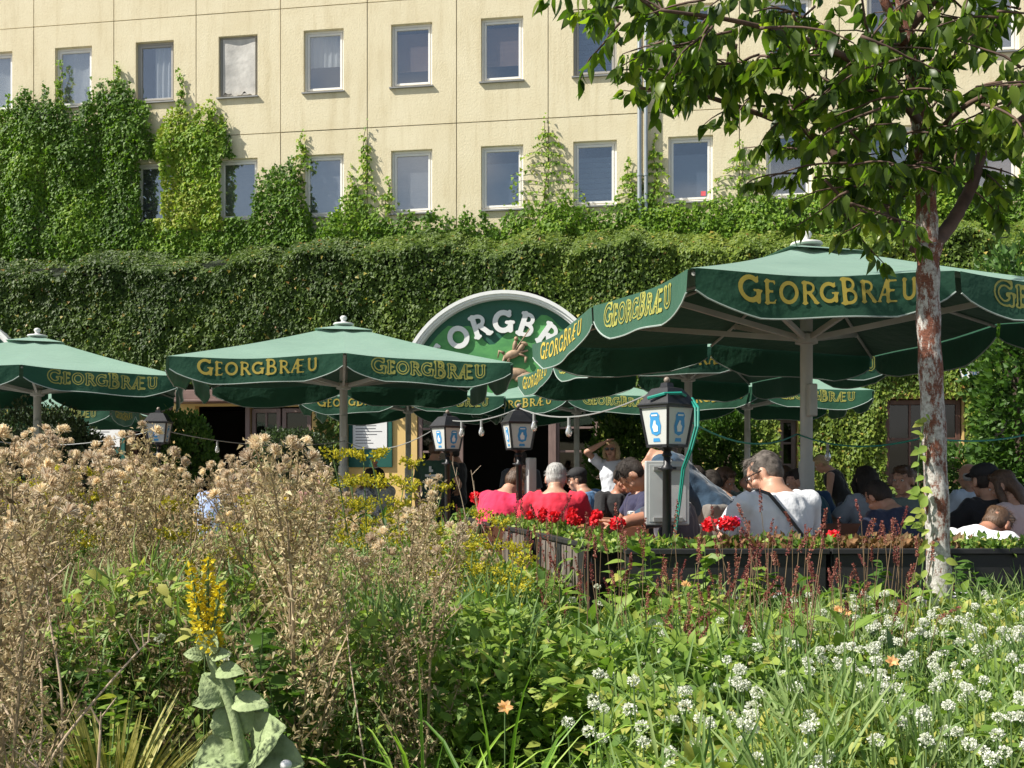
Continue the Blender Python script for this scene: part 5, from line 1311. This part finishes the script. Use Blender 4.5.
for i in range(4000):
    D=RS.uniform(2.0**.5,7.6**.5)**2; px=RS.uniform(-40,470)
    if px>375+60*RS.rand() and RS.rand()<.85: continue
    if D<3.35 and 15<px<300: continue
    if D<2.6 and px>300: continue
    x=(px-512)/F*D
    if D>bed_back(x)-.3: continue
    if any((x-a)**2+(D-b)**2<(.20 if D<4 else .30)**2 for a,b,_,_ in spots): continue
    k=RS.choice(4,p=[.3,.3,.2,.2]) if D>3.4 else RS.choice([2,3]); 
    if px>300 and k==0 and RS.rand()<.6: k=2
    spots.append((x,D,k,px))
    if len(spots)>=150: break
for (x,y,k,px) in spots:
    hx=[1.22,1.05,.92,1.15][k]; yt=np.interp(px,[-40,0,60,110,200,260,400,470],[482,478,462,460,466,490,514,550])+RS.uniform(-14,30)
    ztop=EYE+(HY-yt)/F*y; sc_=float(np.clip(ztop/hx,.6,1.32))
    if RS.rand()<.35: sc_*=RS.uniform(.72,.95)
    if not used[k]: used[k]=True; TH[k].location=(x,y,0); TH[k].scale=(sc_,)*3; TH[k]['label']=TL[k]; TH[k]['group']='dry thistles gone to seed'
    else: dup(TH[k],TS[k],(x,y,0),RS.uniform(0,6.28),sc_,TL[k])
print('thistles',len(spots))

# ------------------------------------------------------------------ goldenrod
def make_gold():
    T=thing('goldenrod','g','goldenrod',(0,0,0),0,'yellow goldenrods in the bed'); st=MB(); P_=[];D_=[]; LP2=[];LD2=[]
    for k in range(4):
        d=Vector((RS.normal(0,.12),RS.normal(0,.12),1)).normalized(); q=[Vector((RS.normal(0,.03),RS.normal(0,.03),0))]
        for i in range(10): d=(d+rv(.03)).normalized(); q.append(q[-1]+d*.115)
        st.tube(q,.003,5)
        for i in range(2,9):
            for _ in range(3): LP2.append(q[i]); LD2.append(rv(1)+Vector((0,0,.3)))
        for i in range(7,11):
            for _ in range(4):
                a=RS.uniform(0,6.28); L=.11*(1.2-(i-7)*.22); e=q[i]+Vector((math.cos(a)*L,math.sin(a)*L,L*.5)); st.tube([q[i],e],.0015,3)
                for t in np.linspace(.2,1,12): 
                    for _ in range(3): P_.append(q[i].lerp(e,t)+rv(.008)); D_.append(rv(1)+Vector((0,0,.8)))
    st.build('stem',M['green_stem'],T)
    n=len(P_); f=MB(); f.scatter(KITE,np.array(P_),frames(np.array(D_),RS.normal(0,1,(n,3)),n),RS.uniform(.010,.019,n),RS.rand(n)); f.build('flower_plume',M['goldenrod'],T)
    n=len(LP2); f=MB(); f.scatter(LEAF,np.array(LP2),frames(np.array(LD2),[0,0,1],n,.3,.3),np.stack([RS.uniform(.02,.03,n),RS.uniform(.05,.09,n),np.full(n,.06)],1),RS.rand(n)*.7); f.build('foliage',M['undergreen'],T)
    return T
gd_=make_gold(); gs=snapshot(gd_)
GP=[(390,450,4.6,'tallest yellow goldenrod beside the patterned shirt'),(214,500,3.6,'yellow goldenrod among the thistles below the hidden blue shirt'),(140,474,5.4,'yellow goldenrod rising below the first lantern by the door'),(47,468,5.0,'yellow goldenrod under the garden edge parasol'),(8,480,4.6,'yellow goldenrod at the edge of the garden'),(436,512,4.4,'low yellow goldenrod below the standing waiter'),(380,478,5.3,'yellow goldenrod leaning on the tallest one'),(462,545,3.6,'goldenrod with orange tinged plume below the crimson shirt')]
for i,(px,py,D,l) in enumerate(GP):
    c=at(px,py,D); s_=c.z/1.17
    if i==0: gd_.location=(c.x,c.y,0); gd_.scale=(s_,)*3; gd_['label']=l
    else: dup(gd_,gs,(c.x,c.y,0),RS.uniform(0,6),s_,l)

# ------------------------------------------------------------------ mullein with big woolly leaves
def bigleaf(base,d,up,L,W,curl,k=26,name='leaf',parent=None,m='mullein',fold=.20,wav=.012):
    d=Vector(d).normalized(); up=Vector(up); up=(up-d*up.dot(d)).normalized(); s=d.cross(up); P_=[]
    for i in range(k+1):
        t=i/k; w=W*math.sin(math.pi*min(.985,max(.03,t**.8)))**.75
        c=Vector(base)+d*(L*math.sin(t*curl)/curl)-up*(L*(1-math.cos(t*curl))/curl)
        row_=[]
        for q in range(17):
            a=-1+q/8; vv=(t*6.5-abs(a)*1.5)%1.0; ve=-.0022*math.exp(-((min(vv,1-vv))/.10)**2)-(.004 if q==8 else 0)
            row_.append(tuple(c+s*(w*a*(1+.03*math.sin(t*31+a*2)))+up*(abs(a)**1.5*w*fold+wav*math.sin(t*11+a*3+L*90)*abs(a)*L+ve)))
        P_.append(row_)
    f=MB(); f.grid(P_); o=f.build(name,M[m],parent,smooth=True,world=True)
    sm_=o.modifiers.new('thick','SOLIDIFY'); sm_.thickness=.0008; return o
mc=at(236,700,2.45); mu=thing('mullein','woolly grey green mullein with stacked broad leaves and clustered yellow flower spikes','mullein',(mc.x,mc.y,0))
stem=[at(250,900,2.42),at(246,800,2.42),at(240,745,2.43),at(228,700,2.45),at(214,670,2.46),at(207,648,2.47)]
stem[0].z=.02; s=MB(); s.tube(catmull(stem,5),[.018-.010*i/25 for i in range(26)],8); s.build('stem',M['mullein'],mu,smooth=True,world=True)
for (px,py,dx,dz,L,W) in((250,748,-.9,.05,.155,.060),(250,752,.8,.1,.16,.055),(244,735,-.25,.85,.115,.065),(252,752,.25,.55,.14,.075),(246,770,-.8,-.2,.17,.06),(260,772,.95,-.1,.16,.06),(226,705,-.4,.8,.10,.045),(232,702,.9,.25,.10,.030),(222,700,-.9,.1,.07,.025),(216,672,.8,.3,.08,.025),(207,655,.15,.95,.065,.030),(204,657,-.8,.5,.05,.02),(212,657,.8,.5,.05,.02)):
    bigleaf(at(px,py,2.45),(dx,-.55 if dz<.8 else -.25,dz),(0,-.75,.66),L,W,RS.uniform(.5,1.1),parent=mu)
FT=([(0,0,0),(-.3,.5,.1),(-.1,1,.2),(.1,1,.2),(.3,.5,.1)],[(0,1,2,3,4)])
for (pb,pt) in(((207,650),(206,560)),((204,640),(190,566)),((210,645),(221,585)),((212,648),(218,632))):
    a=at(*pb,2.46); b=at(*pt,2.47); b.y+=RS.normal(0,.02)
    sp_=MB(); sp_.tube([a,b],[.006,.003],6); so_=sp_.build('flower_spike',M['green_stem'],mu,world=True)
    n=int(50+520*(b-a).length*1.6); t=RS.rand(n)**.9; c=np.array(a)[None]*(1-t[:,None])+np.array(b)[None]*t[:,None]
    d=norm(RS.normal(0,1,(n,3))*[1,1,.4]); c=c+d*(.016*(1.15-t))[:,None]
    f=MB(); f.scatter(FT,c,frames(d+[0,0,.3],RS.normal(0,1,(n,3)),n,.2,.4),RS.uniform(.009,.018,n),np.clip(RS.normal(.6,.25,n),0,1)); f.build('flowers',M['yellow_flower'],mu,world=True,smooth=False)
c=at(286,765,2.3); T=MB(); T.ball(tuple(c),(.014,.014,.012),16,12); 
wb=thing('white_ball','small smooth white ball on a thin stake beside the mullein leaves','garden ball',(c.x,c.y,0)); T.build('ball',M['white_paint'],wb,smooth=True,world=True); T=MB(); T.tube([(c.x,c.y,0),(c.x,c.y,c.z-.008)],.004,6); T.build('stake',M['pale_stem'],wb,world=True)

# ------------------------------------------------------------------ blades: yucca, grass clumps
def striped():
    m=bpy.data.materials.new('striped_yucca'); t=nt(m); a=t.nodes.new('ShaderNodeAttribute'); a.attribute_name='tint'
    col=ramp(t,a.outputs['Fac'],[(0,(.07,.13,.03)),(.30,(.10,.18,.04)),(.45,(.46,.43,.11)),(1,(.62,.58,.22))]); b=P(t,Base_Color=col,Roughness=.45)
    tr=t.nodes.new('ShaderNodeBsdfTranslucent'); t.links.new(col,tr.inputs[0]); mx=t.nodes.new('ShaderNodeMixShader'); mx.inputs[0].default_value=.25; t.links.new(b.outputs[0],mx.inputs[1]); t.links.new(tr.outputs[0],mx.inputs[2]); out(t,mx.outputs[0]); return m
M['striped']=striped()
def blades(f,c,n,L,W,spread,curl,striped=False,lean=(0,0)):
    for i in range(n):
        a=RS.uniform(0,6.28); r=RS.rand()**.6; d=Vector((math.cos(a)*r*spread+lean[0],math.sin(a)*r*spread+lean[1],1)).normalized()
        p=Vector(c)+Vector((math.cos(a)*r*.05,math.sin(a)*r*.05,0)); l=L*RS.uniform(.6,1.1); s=d.cross(Vector((0,0,1))); s=s.normalized() if s.length>.02 else Vector((1,0,0))
        rot=RS.uniform(-.8,.8); s=(s+rv(.25)).normalized(); k=8; pts=[]; ti=[]; q=p.copy(); dd=d.copy()
        w0=W*RS.uniform(.7,1.2); tt=RS.rand()
        for j in range(k+1):
            t=j/k; w=w0*(1-t**2.2)*(.55+.45*min(1,t*4)); u_=s.cross(dd)
            if striped: pts.append([q-s*w,q-s*w*.55+u_*-.1*w,q+u_*-.25*w,q+s*w*.55+u_*-.1*w,q+s*w]); e_=.1 if i%3 else .35; ti+= [e_,.55+.3*tt,.8,.55+.3*tt,e_]
            else: pts.append([q-s*w,q-u_*w*.35,q+s*w]); ti+=[tt,tt*.9,tt]
            q=q+dd*(l/k); dd=(dd+Vector((0,0,-curl/k*(1+1.5*t)))+Vector((d.x,d.y,0))*(.35*curl/k)).normalized()
        f.grid([[tuple(v) for v in r_] for r_ in pts],ti)
yc=at(112,800,2.75); T=thing('yucca','yellow and green striped yucca with sword shaped leaves between dry thistles','yucca',(yc.x,yc.y,0)); f=MB()
blades(f,(yc.x,yc.y,.26),170,.42,.015,1.2,.25,True); blades(f,(yc.x,yc.y,.22),90,.34,.012,2.2,.9,True); f.build('sword_leaves',M['striped'],T,world=True)
f=MB(); f.tube([(yc.x,yc.y,0),(yc.x,yc.y,.32)],[.03,.04],8); f.build('stem',M['vine'],T,world=True)
for (px,D,n,L,W,z,l) in((425,2.4,260,.52,.0085,.34,'bright green arching grass clump beside the dark dry stems'),(500,2.3,260,.52,.0085,.34,'bright green arching grass clump in front of the leafy ground cover'),(560,2.4,160,.44,.008,.30,'smaller arching grass clump next to the white flower heads'),
      (800,2.1,60,.48,.008,.26,'broad bladed daylily clump among white flower heads at the front'),(866,2.7,60,.50,.008,.26,'daylily clump with upright blades among white flower heads'),(990,2.3,50,.42,.007,.24,'daylily clump near the garden edge among white flower heads'),(470,3.9,50,.5,.007,.28,'daylily clump below the slatted planter'),(345,4.0,60,.5,.005,.45,'green grass tuft showing between brown thistles')):
    T=thing('grass_clump',l,'grass clump',((px-512)/F*D,D,0)); f=MB(); blades(f,((px-512)/F*D,D,z*.2),n,L+z*.7,W,1.0,1.5); f.build('blades',M['grass'],T,world=True)

# ------------------------------------------------------------------ white flowering onions
def umbel(c,s,n=70):
    f=MB(); d=norm(RS.normal(0,1,(n,3))+[0,0,.35]); p=np.array(c)+d*np.array([s,s,s*.8])*RS.uniform(.55,1,(n,1))
    f.scatter(([(0,0,0),(-.5,.3,.5),(0,.1,1),(.5,.3,.5),(0,-.5,.6)],[(0,1,2),(0,2,3),(0,4,2)]),p,frames(RS.normal(0,1,(n,3)),d,n,.1,.3),s*.42,np.clip(RS.normal(.6,.28,n),0,1)); return f
def make_onion(nh):
    T=thing('white_onion_flower','w','flower',(0,0,0),0,'white flowering onions'); st=MB()
    for k in range(nh):
        a=RS.uniform(0,6.28); r=RS.uniform(.02,.10)*(nh>1); e=Vector((math.cos(a)*r,math.sin(a)*r,.62+RS.uniform(-.05,.04))); b_=e*.2; b_.z=0
        st.tube([b_,b_.lerp(e,.5)+rv(.012),e],[.0028,.0024,.0018],5); umbel(e,RS.uniform(.010,.016)).build('flower_head',M['white_flower'],T)
    st.build('stem',M['green_stem'],T); f=MB(); blades(f,(0,0,.0),9,.52,.0035,.5,.6); f.build('blades',M['bluegreen'],T); return T
ON=[make_onion(n) for n in(1,2,3,4)]; OS=[snapshot(t) for t in ON]; usd=[False]*4; OC=[]
OLab=['single white onion flower head on a thin stalk in the bed','pair of white onion flower heads on thin stalks in the bed','cluster of three white onion flower heads in the bed','cluster of four white onion flower heads in the bed']
for i in range(3000):
    px=RS.uniform(580,1040); D=RS.uniform(1.95,4.7); 
    pr=np.interp(px,[580,640,760,860,1040],[.25,.35,.55,.8,1.0])*np.interp(D,[1.9,3,4,4.8],[1,.9,.5,.3])
    if px<780 and D>2.7: pr*=.25
    if RS.rand()>pr: continue
    x=(px-512)/F*D
    if any((x-a)**2+(D-b)**2<.085**2 for a,b in OC): continue
    OC.append((x,D)); k=RS.choice(4,p=[.35,.25,.25,.15]); ang=RS.uniform(0,6.28); sc_=RS.uniform(1.0,1.15)
    if not usd[k]: usd[k]=True; ON[k].location=(x,D,0); ON[k].scale=(sc_,)*3; ON[k]['label']=OLab[k]
    else: dup(ON[k],OS[k],(x,D,0),ang,sc_,OLab[k])
    if len(OC)>=165: break
for (px,D) in((205,2.9),(225,2.8),(160,3.1),(250,3.0)):
    dup(ON[0],OS[0],((px-512)/F*D,D,0),0,1.18,OLab[0])
print('onions',len(OC))

# ------------------------------------------------------------------ red bistort spikes
def make_bistort(nh):
    T=thing('red_bistort','r','flower',(0,0,0),0,'red bistort spikes'); st=MB()
    for k in range(nh):
        a=RS.uniform(0,6.28); r=RS.uniform(.03,.26); e=Vector((math.cos(a)*r,math.sin(a)*r,.80+RS.uniform(-.24,.12))); b_=e*.3; b_.z=0; m_=b_.lerp(e,.55)+rv(.02)
        st.tube([b_,m_,e],[.002,.0015,.0012],4); d=((e-m_).normalized()+rv(.25)).normalized(); L=RS.uniform(.05,.10)
        n=95; t=RS.rand(n); c=np.array(e)[None]+np.array(d)[None]*(t*L)[:,None]; o=norm(RS.normal(0,1,(n,3))); w=.0050*(1-t*.75)
        f=MB(); f.scatter(KITE,c+o*w[:,None]*.6,frames(o+np.array(d)*.8,RS.normal(0,1,(n,3)),n,.2,.3),.0075,np.clip(RS.normal(.45,.25,n),0,1)); f.build('flower_spike',M['red_spike'],T)
    st.build('stem',M['red_stem'],T)
    n=34; f=MB(); p=np.stack([RS.normal(0,.09,n),RS.normal(0,.09,n),RS.uniform(.2,.62,n)],1); f.scatter(LEAF,p,frames([0,0,.2],[0,-.3,1],n,.8,.4),np.stack([RS.uniform(.05,.08,n),RS.uniform(.08,.13,n),np.full(n,.1)],1),np.clip(RS.normal(.5,.2,n),0,1)); f.build('foliage',M['undergreen'],T,smooth=True); return T
BI=[make_bistort(n) for n in(5,8,7)]; BS=[snapshot(t) for t in BI]; usd=[False]*3; BC=[]
BL=['clump of five dark red bistort spikes before the planters','dense clump of dark red bistort spikes before the planters','clump of seven slender red bistort spikes before the planters']
for i in range(2500):
    px=RS.uniform(470,930); D=RS.uniform(3.4,8); x=(px-512)/F*D
    if D>bed_back(x)-.12 or D<bed_back(x)-2.0: continue
    if px>880 and RS.rand()<.5: continue
    if px<600 and RS.rand()<.35: continue
    if any((x-a)**2+(D-b)**2<.20**2 for a,b in BC): continue
    BC.append((x,D)); k=RS.randint(3); sc_=RS.uniform(.92,1.22)
    if not usd[k]: usd[k]=True; BI[k].location=(x,D,0); BI[k].scale=(sc_,)*3; BI[k]['label']=BL[k]
    else: dup(BI[k],BS[k],(x,D,0),RS.uniform(0,6.28),sc_,BL[k])
    if len(BC)>=38: break
print('bistort',len(BC))

# ------------------------------------------------------------------ leafy perennials with bright leaves
def make_perennial(nl,hh,w,lsz,mk):
    T=thing('leafy_perennial','l','plant',(0,0,0),0,'leafy perennials in the bed'); st=MB(); f=MB(); P_=[];D_=[]
    for k in range(7):
        a=RS.uniform(0,6.28); e=Vector((math.cos(a)*w*RS.rand(),math.sin(a)*w*RS.rand(),hh*RS.uniform(.75,1.05))); q=[Vector((0,0,0)),e*.5+rv(.03),e]; st.tube(q,[.004,.003,.0018],5)
        for t in np.linspace(.35,1,nl):
            p=q[1].lerp(q[2],(t-.35)/.65); a2=RS.uniform(0,6.28); P_.append(p); D_.append((math.cos(a2),math.sin(a2),.25))
    n=len(P_); s_=RS.uniform(.75,1.2,n)*lsz; f.scatter(LEAF,np.array(P_),frames(np.array(D_),[0,-.2,1],n,.2,.25),np.stack([s_*1.0,s_,s_],1),np.clip(RS.normal(.62,.2,n),0,1)); st.build('stem',M['green_stem'],T); f.build('foliage',M[mk],T,smooth=True); return T
PE=[make_perennial(20,.72,.20,.075,'undergreen'),make_perennial(26,.64,.22,.055,'undergreen'),make_perennial(22,.78,.18,.068,'shrub')]; PS=[snapshot(t) for t in PE]; usd=[False]*3; PC=[]
PLb=['broad leaved yellow green perennial among others in the bed','fine leaved green perennial among others in the bed','taller deep green perennial among others in the bed']
pts_=[(430,3.6,0,1.12),(460,3.8,0,1.1),(490,3.7,0,1.05),(410,3.9,0,1.1),(445,4.2,2,1.1),(505,4.3,0,1.0),(530,3.6,2,1.0)]
for px,D,q in((612,4.95,1.1),(648,4.7,1.16),(672,4.75,1.0),(715,4.7,1.12),(768,4.7,1.0),(800,4.72,1.14),(860,4.7,1.05),(895,4.72,1.12),(985,4.7,1.08),(575,5.6,1.05),(548,6.1,1.05),(590,5.2,1.1),(1010,4.72,1.1)): pts_.append((px,D,2 if q<1.12 else 0,q if q<1.12 else q*1.08))
for i in range(400):
    px=RS.uniform(480,960); D=RS.uniform(2.5,5.0); pts_.append((px,D,RS.choice(3,p=[.4,.4,.2]),RS.uniform(.75,1.0)))
for i in range(60): pts_.append((RS.uniform(0,400),RS.uniform(2.6,5),RS.choice([1,2]),RS.uniform(.9,1.1)))
for (px,D,k,s_) in pts_:
    x=(px-512)/F*D
    if D>bed_back(x)-.2 or any((x-a)**2+(D-b)**2<.24**2 for a,b in PC): continue
    if len(PC)>125: break
    PC.append((x,D))
    if not usd[k]: usd[k]=True; PE[k].location=(x,D,0); PE[k].scale=(s_,)*3; PE[k]['label']=PLb[k]
    else: dup(PE[k],PS[k],(x,D,0),RS.uniform(0,6.28),s_,PLb[k])
# a few orange blossoms
def blossom(px,py,D,label,m='orange',s=.016):
    c=at(px,py,D); T=thing('orange_flower',label,'flower',(c.x,c.y,0)); f=MB(); n=9; a=np.linspace(0,6.28,n,endpoint=False)
    d=np.stack([np.cos(a),np.sin(a)*.5-.3,np.sin(a)*.6+.4],1); f.scatter(LEAF,np.repeat([tuple(c)],n,0),frames(d,[0,-1,.4],n,.1,.1),s*1.4,RS.rand(n)); f.build('petals',M[m],T,world=True); f=MB(); f.tube([(c.x,c.y,.05),tuple(c)],.002,5); f.build('stem',M['green_stem'],T,world=True)
for a in((838,610,4.0,'pale orange blossom beyond the white flower heads'),(846,613,4.0,'second pale orange blossom leaning on its neighbour'),(505,708,2.6,'orange blossom among the bright grass blades'),(892,662,3.0,'small orange blossom among white flower heads'),(686,585,4.3,'orange blossom at the foot of the corner planter box')): blossom(*a)
# bare pale stalks at the front
def stalk(pts,r,label,m='pale_stem'):
    q=[at(*p) for p in pts]; T=thing('dry_stalk',label,'dry stalk',tuple(q[0])); b=MB(); b.tube(catmull(q,5),[.6*r*(1-.5*i/(5*(len(q)-1)+1)) for i in range(5*(len(q)-1)+1)],7); b.build('stem',M[m],T,world=True)
    b=MB(); e=q[-1]
    for k in range(3): b.tube([q[-2].lerp(e,.3+.3*k),q[-2].lerp(e,.3+.3*k)+Vector((RS.normal(0,.03),0,.05))],[r*.4,r*.2],5)
    b.build('side_twig',M[m],T,world=True)
for a in (([(8,790,2.1),(14,740,2.1),(12,700,2.12),(16,660,2.15)],.004,'upright pale straw stalk at the bottom corner'),([(0,700,2.1),(20,735,2.05),(50,790,2.0)],.004,'pale straw stalk slanting down to the bottom edge'),
          ([(35,790,2.2),(60,745,2.22),(95,700,2.25),(135,655,2.3),(150,640,2.35)],.0055,'long brown stalk slanting across the striped yucca'),([(60,800,2.3),(62,700,2.3),(50,620,2.35),(44,560,2.4)],.006,'dark upright stalk beside the striped yucca'),
          ([(38,800,2.25),(42,690,2.3),(30,600,2.35),(22,540,2.4)],.005,'brown upright stalk at the garden edge'),([(370,800,2.6),(350,660,2.7),(345,600,2.8)],.004,'thin dark stalk beside the grass clump'),([(470,540,5.0),(462,500,5.0),(452,462,5.0)],.004,'pale straw leaning before the waiter'),([(500,560,5.2),(480,520,5.2),(471,470,5.2)],.0045,'pale straw leaning before the crimson shirt'),
          ([(98,775,2.4),(100,740,2.4),(101,716,2.42)],.007,'stubby pale cut stalk in front of the yucca')): stalk(*a)

# ------------------------------------------------------------------ planting in the boxes
def make_geranium(nh,mk='red_flower',hs=.045):
    T=thing('geranium','g','geranium',(0,0,0),0,'geraniums in the planter boxes'); n=130; d=norm(RS.normal(0,1,(n,3))); d[:,2]=np.abs(d[:,2])*.9-.15
    p=d*np.array([.14,.09,.09])*RS.uniform(.4,1,(n,1)); f=MB(); f.scatter(([(0,0,0),(-.5,.2,.08),(-.55,.7,.12),(0,1,0),(.55,.7,.12),(.5,.2,.08)],[(0,1,2,3),(0,3,4,5)]),p,frames(d,[0,-.3,1],n,.4,.4),RS.uniform(.025,.045,n),np.clip(RS.normal(.45,.22,n),0,1)); f.build('foliage',M['undergreen'],T)
    st=MB()
    for k in range(nh):
        a=RS.uniform(0,6.28); e=Vector((math.cos(a)*RS.uniform(.03,.15),math.sin(a)*.07,RS.uniform(.13,.21))); st.tube([(0,0,0),tuple(e)],.002,4)
        f=MB(); q=110; dd=norm(RS.normal(0,1,(q,3))+[0,0,.2]); f.scatter(([(0,0,0),(-.5,.4,.1),(-.4,1,.2),(.4,1,.2),(.5,.4,.1)],[(0,1,2,3,4)]),np.array(e)+dd*hs*.6,frames(RS.normal(0,1,(q,3)),dd,q,.1,.35),hs*.42,RS.rand(q)); f.build('blossom',M[mk],T)
    if nh: st.build('stem',M['green_stem'],T)
    return T
G1=make_geranium(4); G1s=snapshot(G1); G2=make_geranium(2); G2s=snapshot(G2); G3=make_geranium(1,'pink_flower',.03); G3s=snapshot(G3)
def boxpt(px,run):  # point on the planter line seen at px
    if run=='L':
        t=(px-512)/F; k=(t*8.85+.30)/(.86+3.45*t); return (-.30+.86*k,8.85-3.45*k)
    y=5.17; return ((px-512)/F*y,y)
first={}
def put(G,S,key,px,run,s,l,dz=0):
    x,y=boxpt(px,run); 
    if key not in first: first[key]=1; G.location=(x,y,.85+dz); G.scale=(s,)*3; G['label']=l
    else: dup(G,S,(x,y,.85+dz),RS.uniform(-.6,.6),s,l)
for px,s,l in((487,.9,'red geranium at the far end of the slatted planters'),(536,.75,'red geranium spilling over before the grey haired man'),(548,.7,'red geranium between the lantern and the large red geranium cluster'),(562,.85,'big red geranium cluster on the slatted planter'),(582,.85,'red geranium with several blossoms next to the big cluster')): put(G1,G1s,'a',px,'L',s,l)
for px,run,s,l in((472,'L',1.3,'red geranium half hidden by pale straws'),(612,'L',.9,'red geranium with one low blossom beside the bare arm'),(704,'R',.95,'red geranium right under the grey metal panel edge'),(722,'R',1.0,'red geranium before the sleeve of the man in white'),(830,'R',.6,'small red geranium right of the thick pole')): put(G2,G2s,'b',px,run,s,l)
put(G3,G3s,'c',741,'R',.9,'pink geranium in front of the white shirt')
put(G3,G3s,'c',372,'L',1.0,'x') if False else None
def make_fill(m,n,label,sz=.028,hgt=.12):
    T=thing('planter_greenery',label,'planter plant',(0,0,0),0,'low plants in the planter boxes'); p=np.stack([RS.normal(0,.15,n),RS.uniform(-.12,.12,n),RS.rand(n)*hgt*.5*(.6+.8*vnoise(np.linspace(0,9,n)*0+RS.uniform(0,9,n),np.zeros(n)))],1)
    f=MB(); f.scatter(KITE,p,frames([0,-.1,.7],[0,-.6,.6],n,.7,.6),RS.uniform(.6,1.2,n)*sz*1.5,np.clip(RS.normal(.5,.25,n),0,1)); f.build('foliage',m,T); s_=MB(); 
    for k in range(6): s_.tube([(-.22+.09*k,0,0),(-.22+.09*k+RS.normal(0,.02),0,hgt*.8)],.002,4)
    s_.build('stem',M['green_stem'],T); return T
M['red_fill']=leafmat('reddish_leaf',[(.10,.07,.03),(.20,.11,.05),(.30,.15,.07),(.20,.22,.07)],.25,.7)
F1=make_fill(M['undergreen'],420,'low bright greenery in the planter below the white shirt'); f1=snapshot(F1); F2=make_fill(M['red_fill'],420,'reddish withered greenery in the planter right of the white shirt'); f2=snapshot(F2)
def putf(G,S,key,px,run,l):
    x,y=boxpt(px,run); rz_=0 if run=='R' else math.atan2(-3.45,.86)
    if key not in first: first[key]=1; G.location=(x,y,.845); G.rotation_euler=(0,0,rz_); G['label']=l
    else: dup(G,S,(x,y,.845),rz_,1,l)
for px,run,l in((792,'R','low bright greenery in the planter below the white shirt'),(640,'R','mixed green foliage in the planter before the grey panel'),(982,'R','low greenery in the planter beyond the tree trunk'),(505,'L','green foliage in the slatted planter by the lantern'),(525,'L','green foliage between the two red geranium groups'),(550,'L','bushy green foliage under the big red geraniums'),(590,'L','trailing green foliage at the planter corner')): putf(F1,f1,'d',px,run,l)
for px,run,l in((862,'R','reddish withered greenery in the planter right of the thick pole'),(752,'R','brownish greenery in the planter below the sleeve of the white shirt'),(915,'R','reddish greenery in the planter just before the tree trunk'),(497,'L','reddish greenery at the far slatted planter')): putf(F2,f2,'e',px,run,l)
# ------------------------------------------------------------------ ground, light, camera
mb=MB(); mb.box((0,30,-.06),(500,500,.1)); gd=mb.build('ground',M['paving'],None); gd['kind']='structure'
w=bpy.data.worlds.new('World'); scene.world=w; w.use_nodes=True; t=w.node_tree; t.nodes.clear()
sx,sy=-.955,-.30; EL=R(46); q=math.hypot(sx,sy); sx/=q; sy/=q
sky=t.nodes.new('ShaderNodeTexSky'); sky.sky_type='NISHITA'; sky.sun_disc=False; sky.sun_elevation=EL; sky.sun_rotation=math.atan2(sx,sy)
bg=t.nodes.new('ShaderNodeBackground'); bg.inputs[1].default_value=.062; o=t.nodes.new('ShaderNodeOutputWorld')
tc=t.nodes.new('ShaderNodeTexCoord'); mp=t.nodes.new('ShaderNodeMapping'); mp.inputs['Scale'].default_value=(1,1,2.2); t.links.new(tc.outputs['Generated'],mp.inputs[0])
nz=t.nodes.new('ShaderNodeTexNoise'); nz.inputs['Scale'].default_value=3.2; nz.inputs['Detail'].default_value=7; t.links.new(mp.outputs[0],nz.inputs[0])
cr_=ramp(t,nz.outputs['Fac'],[(.50,(0,0,0)),(.66,(.75,.75,.75))]); mxs=t.nodes.new('ShaderNodeMix'); mxs.data_type='RGBA'; t.links.new(cr_,mxs.inputs[0]); t.links.new(sky.outputs[0],mxs.inputs[6]); mxs.inputs[7].default_value=(9,9.2,9.6,1)
t.links.new(mxs.outputs[2],bg.inputs[0]); t.links.new(bg.outputs[0],o.inputs[0])
L=bpy.data.lights.new('sun','SUN'); L.energy=5.0; L.angle=R(.53); L.color=(1,.95,.86)
lo=bpy.data.objects.new('sun',L); COL.objects.link(lo)
dv=Vector((sx*math.cos(EL),sy*math.cos(EL),math.sin(EL))); lo.rotation_euler=dv.to_track_quat('Z','Y').to_euler(); lo.location=(-10,-5,20)
cam=bpy.data.cameras.new('camera'); co=bpy.data.objects.new('camera',cam); COL.objects.link(co)
co.location=(0,0,EYE); co.rotation_euler=(R(90),0,0); cam.sensor_width=36; cam.lens=36*F/1024; cam.shift_y=(HY-384)/1024
cam.clip_end=800; cam.clip_start=.05; scene.camera=co
vs=scene.view_settings; vs.view_transform='Standard'; vs.look='None'; vs.exposure=EXPO; vs.gamma=1; vs.use_curve_mapping=False
scene.cycles.max_bounces=8; scene.cycles.transparent_max_bounces=12; scene.cycles.use_denoising=True
